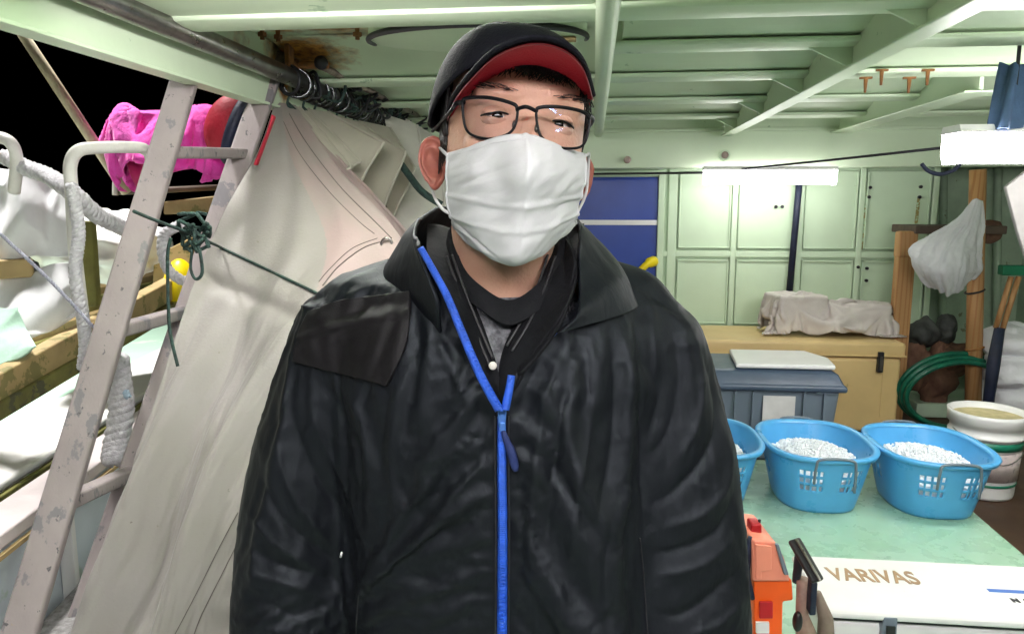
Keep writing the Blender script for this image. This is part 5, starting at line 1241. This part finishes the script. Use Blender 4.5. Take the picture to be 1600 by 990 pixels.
def seg_field(px, py, pts, w0, w1=None):
    w1 = w1 or w0; best = np.full(len(px), 1e9); tt = np.zeros(len(px)); sgn = np.zeros(len(px)); tot = sum(math.dist(pts[i], pts[i+1]) for i in range(len(pts)-1)); acc = 0
    for (x0, y0), (x1, y1) in zip(pts, pts[1:]):
        dx, dy = x1-x0, y1-y0; L2 = dx*dx+dy*dy; L_ = math.sqrt(L2)
        t = np.clip(((px-x0)*dx+(py-y0)*dy)/L2, 0, 1); d = np.hypot(px-x0-t*dx, py-y0-t*dy); s_ = np.sign((px-x0)*dy-(py-y0)*dx)
        m_ = d < best; best = np.where(m_, d, best); tt = np.where(m_, (acc+t*L_)/tot, tt); sgn = np.where(m_, s_, sgn); acc += L_
    return best, tt, sgn
def pline(pts, n=24): q = path([Vector((x, y, 0)) for x, y in pts], n); return [(p.x, p.y) for p in q]
disp = np.zeros(len(a))
# (polyline px, half width px, height mm): negative = valley
FOLDS = [
 # body left half: fans from the collar and armhole
 ([(668, 470), (690, 520), (745, 590), (775, 610)], 12, -7), ([(655, 480), (650, 560), (648, 640)], 12, -6), ([(672, 500), (715, 600), (740, 650)], 9, 5),
 ([(640, 450), (628, 540), (600, 640), (588, 760)], 12, -7), ([(610, 640), (640, 720), (720, 700), (770, 640)], 12, 4.5), ([(600, 700), (650, 800), (740, 850)], 11, -4),
 ([(760, 700), (700, 760), (640, 790)], 9, -4), ([(770, 780), (720, 840), (640, 870)], 10, 3.5), ([(590, 860), (650, 900), (760, 930)], 12, -4), ([(770, 880), (740, 930), (725, 990)], 9, -4),
 ([(745, 600), (755, 690), (760, 780)], 8, -3),
 # body right half: long drapes
 ([(880, 530), (850, 640), (835, 740), (825, 900)], 13, 8), ([(905, 520), (880, 620), (862, 760), (850, 880)], 10, -8), ([(925, 500), (925, 620), (905, 760), (890, 900)], 14, 8),
 ([(950, 500), (960, 600), (955, 700), (930, 850)], 10, -8), ([(975, 500), (985, 560), (990, 640)], 9, 6), ([(990, 480), (1003, 540), (1015, 600)], 8, -6),
 ([(860, 540), (830, 590), (810, 640)], 9, -6), ([(880, 560), (836, 640), (800, 700)], 8, 4), ([(805, 720), (815, 800), (812, 900)], 9, -4), ([(970, 720), (985, 820), (985, 940)], 12, 5), ([(960, 800), (945, 900), (950, 990)], 11, -5),
 # left sleeve: diagonal drags from shoulder down to the elbow and ring folds
 ([(500, 590), (530, 640), (558, 720), (562, 790)], 11, -9), ([(480, 610), (500, 680), (540, 760), (548, 820)], 9, 7), ([(455, 640), (480, 720), (525, 790), (545, 850)], 10, -9),
 ([(430, 680), (450, 760), (490, 820), (530, 860)], 11, 8), ([(405, 740), (440, 810), (500, 860), (535, 880)], 9, -8), ([(380, 790), (430, 850), (500, 890)], 10, 7),
 ([(370, 840), (430, 880), (520, 905)], 9, -7), ([(365, 890), (420, 905), (500, 930), (528, 960)], 10, 6), ([(362, 930), (420, 945), (480, 975)], 9, -6), ([(530, 600), (560, 650), (575, 740)], 10, 7),
 ([(470, 560), (440, 640), (420, 700)], 10, -5), ([(500, 640), (470, 700), (455, 780)], 6, 4), ([(360, 970), (430, 985), (520, 995)], 9, 5),
 # right sleeve
 ([(1035, 480), (1060, 560), (1050, 660), (1010, 720)], 11, -8), ([(1060, 480), (1095, 560), (1090, 660), (1040, 740)], 11, 8), ([(1085, 530), (1120, 620), (1110, 700), (1050, 770), (1005, 790)], 10, -10),
 ([(1125, 640), (1140, 740), (1100, 800), (1020, 830)], 12, 9), ([(1150, 760), (1120, 830), (1050, 860), (1010, 860)], 10, -8), ([(1155, 830), (1100, 880), (1020, 900)], 11, 7), ([(1165, 880), (1110, 930), (1060, 960), (1015, 950)], 10, -8),
 ([(1170, 930), (1120, 975), (1060, 995)], 10, 6), ([(1010, 560), (1030, 620), (1012, 690)], 9, -7), ([(1000, 600), (1005, 700), (1002, 800)], 9, -6), ([(1015, 480), (1025, 560), (1022, 610)], 7, 5),
 # shoulders
 ([(520, 470), (560, 455), (620, 440)], 9, 4), ([(530, 500), (580, 478), (640, 470)], 8, -4), ([(1000, 455), (1035, 470), (1070, 500)], 8, -5), ([(985, 450), (1010, 470), (1030, 520)], 7, 4),
 # armhole seams
 ([(640, 400), (590, 560), (560, 660), (552, 800)], 7, -6), ([(985, 470), (1000, 560), (1005, 680), (1006, 860)], 7, -7),
]
for pts, hw, mm in FOLDS:
    hw *= .8; d, t, sg = seg_field(px, py, pline(pts), hw)
    amp = mm*.00062*np.clip(np.sin(np.pi*np.clip(t, .02, .98))*1.35, 0, 1)
    ww = hw*(1+.35*(sg > 0)*1.0)          # one flank steeper than the other
    disp += amp*np.exp(-(d/(ww*.9))**1.15)*np.where(facing, 1, .25)
nz = np.array([noise.noise(Vector((p[0]*9+p[2]*2, p[1]*7, p[2]*4)))*.5 + (abs(noise.noise(Vector((p[0]*15+p[2]*6, p[1]*12, p[2]*9+3))))-.25)*-.7 for p in a])
sleeve = (px < 560) | (px > 1005)
def crease(f, seed, sx_=1, sz_=1):
    o = np.empty(len(a))
    for i, p in enumerate(a):
        q = Vector((p[0]*sx_*f+p[2]*1.5, p[1]*f, p[2]*sz_*f+seed)); wv = noise.noise(q*.6+Vector((5, 1, seed)))*1.1
        o[i] = 1-min(1, abs(noise.noise(q+Vector((wv, wv, wv))))*3.2)
    return o**1.5
disp += nz*np.where(sleeve, .003, .002)
disp += crease(19, 40)*np.where(sleeve, .0009, .0006)
nz2 = np.array([abs(noise.noise(Vector((p[0]*34+p[2]*9, p[1]*26, p[2]*21)))) for p in a]); disp += -nz2*.0036*np.clip(nz+.6, 0, 1)
a2 = a+no*disp[:, None]
setco(jk, a2)
# front opening cut away
Vp = [(655, 388), (690, 455), (720, 520), (748, 585), (786, 655), (797, 610), (806, 590), (840, 550), (872, 515), (930, 440), (905, 350), (880, 300), (700, 300), (652, 350)]
def inpoly(x, y, poly):
    r_ = np.zeros(len(x), bool); n = len(poly)
    for i in range(n):
        x0, y0 = poly[i]; x1, y1 = poly[(i+1) % n]
        c_ = ((y0 > y) != (y1 > y)) & (x < (x1-x0)*(y-y0)/((y1-y0) or 1e-9)+x0); r_ ^= c_
    return r_
me = jk.data; bm = bmesh.new(); bm.from_mesh(me); bm.verts.ensure_lookup_table()
px, py, v_ = proj(a2); topcut = (a2[:, 2] > 1.432)
kill = (inpoly(px, py, Vp) & (v_ < .915)) | topcut | (a2[:, 2] < .715)
fl_ = [f for f in bm.faces if all(kill[v.index] for v in f.verts)]
bmesh.ops.delete(bm, geom=fl_, context='FACES')
bmesh.ops.smooth_vert(bm, verts=[v for v in bm.verts if v.is_boundary], factor=.5); bmesh.ops.smooth_vert(bm, verts=[v for v in bm.verts if v.is_boundary], factor=.5)
bm.to_mesh(me); bm.free(); me.polygons.foreach_set('use_smooth', [True]*len(me.polygons))
bmb = bmesh.new(); bmb.from_mesh(me)
BV = BVHTree.FromBMesh(bmb); OFF = rootof(jk).location
def hit(x, y, off=.002, dflt=.79):
    d, hf = ray(x, y); h_ = BV.ray_cast(EYE-OFF, d.normalized())
    if h_[0] is None: return P(x, y, dflt)
    return h_[0]+OFF-d.normalized()*off
def smoothpts(q, k=3):
    for _ in range(k): q = [q[0]]+[(q[i-1]+q[i]*2+q[i+1])/4 for i in range(1, len(q)-1)]+[q[-1]]
    return q
def ribbon(pts, wpx, m_, name, parent, off=.003, th=.002, n=60, dflt=.80):
    c = pline(pts, n); L_, Rr = [], []
    for i in range(n):
        dx = c[min(i+1, n-1)][0]-c[max(i-1, 0)][0]; dy = c[min(i+1, n-1)][1]-c[max(i-1, 0)][1]; l_ = math.hypot(dx, dy); nx, ny = -dy/l_, dx/l_
        w_ = wpx[0]+(wpx[1]-wpx[0])*i/(n-1)
        L_.append((c[i][0]+nx*w_/2, c[i][1]+ny*w_/2)); Rr.append((c[i][0]-nx*w_/2, c[i][1]-ny*w_/2))
    vc = []
    last = dflt
    for i in range(n):
        ps = [hit(*q, off, None) if True else None for q in ()]
        cand = []
        for q in (c[i], L_[i], Rr[i]):
            d, hf = ray(*q); h_ = BV.ray_cast(EYE-OFF, d.normalized())
            if h_[0] is not None:
                vv_ = toUV(h_[0]+OFF)[1]
                if vv_ < .9: cand.append(vv_)
        last = min(cand) if cand else last; vc.append(last-off)
    for _ in range(4): vc = [vc[0]]+[(vc[i-1]+vc[i]*2+vc[i+1])/4 for i in range(1, n-1)]+[vc[-1]]
    rows = [[P(*L_[i], vc[i]+.001) for i in range(n)], [P(*c[i], vc[i]-.0012) for i in range(n)], [P(*Rr[i], vc[i]+.001) for i in range(n)]]
    return MB().grid(rows).build(name, m_, parent, smooth=True, solid=th), rows, vc
def tape(pts, wpx, m_, name, parent, n=60, th=.002):
    c = path([Vector(p) for p in pts], n); A_, C_, B_ = [], [], []
    for i in range(n):
        d = c[min(i+1, n-1)]-c[max(i-1, 0)]; l_ = math.hypot(d.x, d.y); nx, ny = -d.y/l_, d.x/l_; w_ = wpx[0]+(wpx[1]-wpx[0])*i/(n-1)
        A_.append(P(c[i].x+nx*w_/2, c[i].y+ny*w_/2, c[i].z+.001)); C_.append(P(c[i].x, c[i].y, c[i].z-.001)); B_.append(P(c[i].x-nx*w_/2, c[i].y-ny*w_/2, c[i].z+.002))
    return MB().grid([A_, C_, B_]).build(name, m_, parent, smooth=True, solid=th), [A_, C_, B_]
zl_, rowsL_ = tape([(657, 387, .815), (678, 424, .795), (700, 466, .778), (722, 520, .768), (750, 585, .762), (780, 640, .762)], (9, 13), zipm, 'zip_tape', jk)
zr_, rowsR_ = tape([(799, 586, .768), (796, 606, .764), (789, 640, .761)], (10, 12), zipm, 'zip_tape', jk)
ribbon([(868, 518), (856, 532)], (5, 4), zipm, 'zip_glint', jk, .003, n=10)
zc, rowsC, vcC = ribbon([(784, 650), (784, 720), (785, 800), (785, 900), (784, 1060)], (12, 15), zipm, 'zip_tape', jk, .003, n=110)
tt_ = MB()
for i in range(0, 110):
    p = rowsC[1][i]; tt_.cbox(p+W(0, -.002, 0), (.0062, .0018, .0022), Matrix.Rotation(YAW, 3, 'Z'))
tt_.build('zip_teeth', zipm, zc)
tl2 = MB()
for i in range(0, 60): tl2.cbox(rowsL_[1][i]+W(.0025, -.0015, 0), (.003, .0016, .0022), Matrix.Rotation(YAW, 3, 'Z'))
tl2.build('zip_teeth', zipm, zl_)
for s_ in (-1, 1): MB().tube([p+W(s_*.0075, .0005, 0) for p in rowsC[1]], .0011, 5).build('stitch_line', zipd, zc, smooth=True)
sld = P(785, 653, vcC[0]-.006)
mz = mat('blue_slider', (.12, .3, .85), .25, .4, bump=0)
zs = MB().prism([P(777, 636, vcC[0]-.008), P(792, 636, vcC[0]-.008), P(790, 668, vcC[0]-.008), P(779, 668, vcC[0]-.008)], W(0, .006, 0)).build('zip_slider', mz, jk, bevel=.0015)
MB().prism([P(781, 660, vcC[0]-.011), P(789, 660, vcC[0]-.011), P(790, 674, vcC[0]-.011), P(781, 674, vcC[0]-.011)], W(0, .002, 0)).build('pull_tab', mz, zs, bevel=.001)
MB().tube(path([P(786, 672, vcC[0]-.010), P(792, 690, vcC[3]-.009), P(799, 706, vcC[5]-.007), P(806, 735, vcC[9]-.006)], 12), [.002, .003, .0035, .004, .004, .0045, .005, .005, .005, .005, .0045, .003], 8).build('pull_cord', mat('navy_cord', (.015, .03, .14), .7, bump=.4), zs, smooth=True)

# ---- collar pieces (own sheets of the jacket)
def cloth(name, rows, m_, parent, nu=50, nv=40, amp=.0035, f=16, th=.004, seed=0):
    return sheet([[P(*q) for q in r_] for r_ in rows], nu, nv, lambda u, v, p: amp*noise.noise(Vector(p)*f+Vector((seed, 0, 0)))+amp*.6*ridge(p, f*1.7, seed)*.5).build(name, m_, parent, smooth=True, solid=th)
# left stand collar: runs from behind the neck to the zip
cloth('collar', [[(770, 330, 1.01), (702, 322, .975), (672, 330, .92), (652, 350, .875), (651, 385, .822)],
                 [(770, 350, 1.02), (694, 345, .985), (655, 352, .925), (634, 378, .87), (668, 430, .802)],
                 [(770, 385, 1.03), (680, 380, .99), (628, 392, .93), (612, 420, .875), (684, 475, .792)],
                 [(770, 420, 1.035), (660, 420, 1.0), (600, 425, .95), (596, 462, .90), (690, 520, .815)]], jacketm, jk, seed=1)
# right collar folded open
cloth('collar', [[(800, 325, 1.01), (868, 332, .965), (893, 338, .92), (905, 352, .88), (903, 385, .85)],
                 [(800, 350, 1.02), (892, 352, .975), (928, 372, .92), (938, 405, .868), (905, 455, .815)],
                 [(800, 380, 1.03), (920, 385, .98), (962, 412, .92), (968, 440, .862), (900, 490, .788)],
                 [(800, 415, 1.035), (945, 425, .985), (986, 462, .915), (984, 487, .85), (872, 519, .770)]], jacketm, jk, seed=2, amp=.004)
cloth('collar_lining', [[(862, 352, .955), (880, 362, .91), (893, 385, .862), (900, 410, .835)],
                        [(856, 400, .93), (872, 420, .88), (884, 440, .838), (893, 455, .818)],
                        [(842, 455, .90), (855, 475, .85), (866, 490, .81), (880, 500, .792)],
                        [(806, 560, .83), (812, 572, .80), (812, 586, .788), (820, 580, .782)]], fleece, jk, seed=3)
# shoulder cape panel: flap on the viewer's left shoulder
rows = [[(640, 455), (590, 462), (530, 470), (482, 488)], [(640, 500), (585, 498), (520, 505), (467, 520)], [(632, 545), (575, 540), (510, 540), (460, 548)], [(604, 603), (560, 590), (510, 578), (458, 564)]]
def hv(x, y):
    d, hf = ray(x, y); h_ = BV.ray_cast(EYE-OFF, d.normalized()); return toUV(h_[0]+OFF)[1]-.007 if h_[0] is not None else .90
rows3 = [[(x, y, min(hv(x, y), .905)) for x, y in r_] for r_ in rows]
cape = mat('plum_black_nylon', (.0062, .0048, .0068), .66, var=.15, vs=5, bump=.12, bs=45, spec=.3)
def capdisp(u, v, p): return .0015*noise.noise(Vector(p)*20)+.004*math.exp(-((v-.25-.2*u)/.06)**2)+.001
mcap = sheet([[P(*q) for q in r_] for r_ in rows3], 60, 60); arr = np.array(mcap.v).reshape(60, 60, 3); out = []
for j in range(60):
    ro = []
    for i in range(60):
        p = Vector(arr[j, i]); d = (p-EYE).normalized(); h_ = BV.ray_cast(EYE-OFF, d)
        t = (h_[0]+OFF-EYE).length-.006 if h_[0] is not None else (p-EYE).length
        ro.append(EYE+d*(min(t, (p-EYE).length+.01)-capdisp(i/59, j/59, p)))
    out.append(ro)
for _ in range(5):
    out = [[(out[j][i]*2+out[max(j-1, 0)][i]+out[min(j+1, 59)][i]+out[j][max(i-1, 0)]+out[j][min(i+1, 59)])/6 if 0 < i < 59 and 0 < j < 59 else out[j][i] for i in range(60)] for j in range(60)]
MB().grid(out).build('shoulder_flap', cape, jk, smooth=True, solid=.004)

# ---- inner jacket, shirt, neck gaiter
inner = MB().rings([tring(-.015, .915, *t_, tilt=t3) for t_, t3 in (((.95, .175, .108, .112), 0), ((1.1, .176, .112, .112), 0), ((1.2, .18, .112, .115), 0), ((1.28, .178, .108, .115), .05), ((1.325, .165, .104, .112), .15), ((1.36, .14, .096, .105), .3), ((1.392, .105, .088, .095), .5), ((1.41, .09, .08, .09), .55), ((1.432, .085, .074, .085), .5))], cap=False).build('shirt', melange, per, smooth=True, solid=.003)
cloth('neck_gaiter', [[(705, 352, 0.891), (722, 412, 0.861), (752, 448, 0.836), (792, 470, 0.832), (828, 455, 0.836), (862, 415, 0.861), (880, 360, 0.891)],
                      [(702, 362, 0.886), (718, 428, 0.854), (752, 466, 0.826), (792, 489, 0.822), (830, 474, 0.826), (866, 430, 0.854), (884, 370, 0.886)],
                      [(700, 380, 0.886), (714, 446, 0.852), (752, 484, 0.820), (792, 508, 0.814), (832, 492, 0.820), (872, 448, 0.852), (886, 388, 0.886)]], fleece, inner, amp=.001)
ij = thing
inj = cloth('inner_jacket', [[(668, 352, .93), (682, 352, .925), (697, 356, .92), (708, 362, .915)],
                       [(668, 410, .84), (690, 420, .85), (706, 418, .86), (718, 425, .868)],
                       [(700, 480, .80), (718, 482, .815), (732, 480, .83), (742, 482, .838)],
                       [(735, 560, .79), (750, 562, .80), (762, 560, .81), (772, 562, .815)],
                       [(775, 640, .79), (780, 640, .795), (784, 640, .80), (788, 640, .80)]], fleece, per, amp=.002, seed=5)
cloth('lapel', [[(912, 352, .93), (900, 352, .925), (890, 350, .92), (882, 352, .92)],
                [(905, 420, .84), (885, 425, .85), (868, 420, .862), (856, 415, .872)],
                [(880, 490, .795), (858, 490, .812), (842, 480, .83), (830, 470, .842)],
                [(830, 560, .79), (812, 560, .80), (798, 550, .81), (790, 540, .822)],
                [(792, 645, .79), (784, 642, .795), (776, 638, .80), (768, 632, .806)]], fleece, inj, amp=.002, seed=6)
piping = mat('charcoal_piping', (.022, .022, .025), .45, bump=0)
for pts in ([(698, 400, .857), (716, 450, .838), (738, 505, .82), (765, 570, .80)], [(706, 398, .857), (724, 448, .838), (746, 503, .822), (770, 560, .806)], [(868, 400, .855), (850, 452, .838), (826, 505, .815), (800, 548, .80)], [(856, 398, .862), (840, 446, .845), (815, 500, .822), (792, 540, .81)]):
    MB().tube(path([P(*q) for q in pts], 30), .0016, 6).build('piping', piping, inj, smooth=True)
sn = P(770, 571, .786); MB().ell(sn, (.0046, .0025, .0046), Matrix.Rotation(YAW, 3, 'Z'), 18, 10).build('snap_button', mat('pearl_snap', (.8, .76, .7), .25, bump=0), inj, smooth=True)
# bright background through the sleeve gap, drawn as a white speck
for (x, y) in ((534, 862),):
    MB().tube([hit(x, y, .003, .85), hit(x-2, y+8, .003, .85)], .0013, 6).build('gap_speck', whitep, jk, smooth=True)
# pocket seam lines
for pts in ([(560, 930), (556, 990), (558, 1040)], [(1000, 840), (1006, 900), (1012, 990)]):
    q = smoothpts([hit(x, y, .0015, .82) for x, y in pline(pts, 40)], 3); MB().tube(q, .0009, 5).build('seam', zipd, jk, smooth=True)

# ---- trousers and shoes (below the frame)
tr = MB(); 
tr.rings([tring(-.015, .915, .98, .175, .11, .115), tring(-.015, .915, .88, .18, .115, .12), tring(-.015, .915, .78, .178, .11, .12)])
for s_ in (-1, 1):
    tr.capsule(W(-.015+s_*.088, .915, .82), W(-.015+s_*.1, .90, .48), .098, .07); tr.capsule(W(-.015+s_*.1, .90, .48), W(-.015+s_*.11, .93, .10), .07, .058)
remesh(tr, 'trousers', trousm, per, .01, 4)
for s_ in (-1, 1):
    sh_ = MB(); x = -.015+s_*.115
    sh_.rings([[W(x+wd*math.cos(t), .955+yc+ln*math.sin(t), z) for t in [i/28*6.283 for i in range(28)]] for z, wd, ln, yc in ((.002, .05, .145, -.05), (.03, .052, .147, -.05), (.06, .048, .12, -.03), (.10, .045, .075, .0), (.14, .05, .06, .01))])
    sh_.build('shoe', blackp, per, smooth=True)
bmb.free()
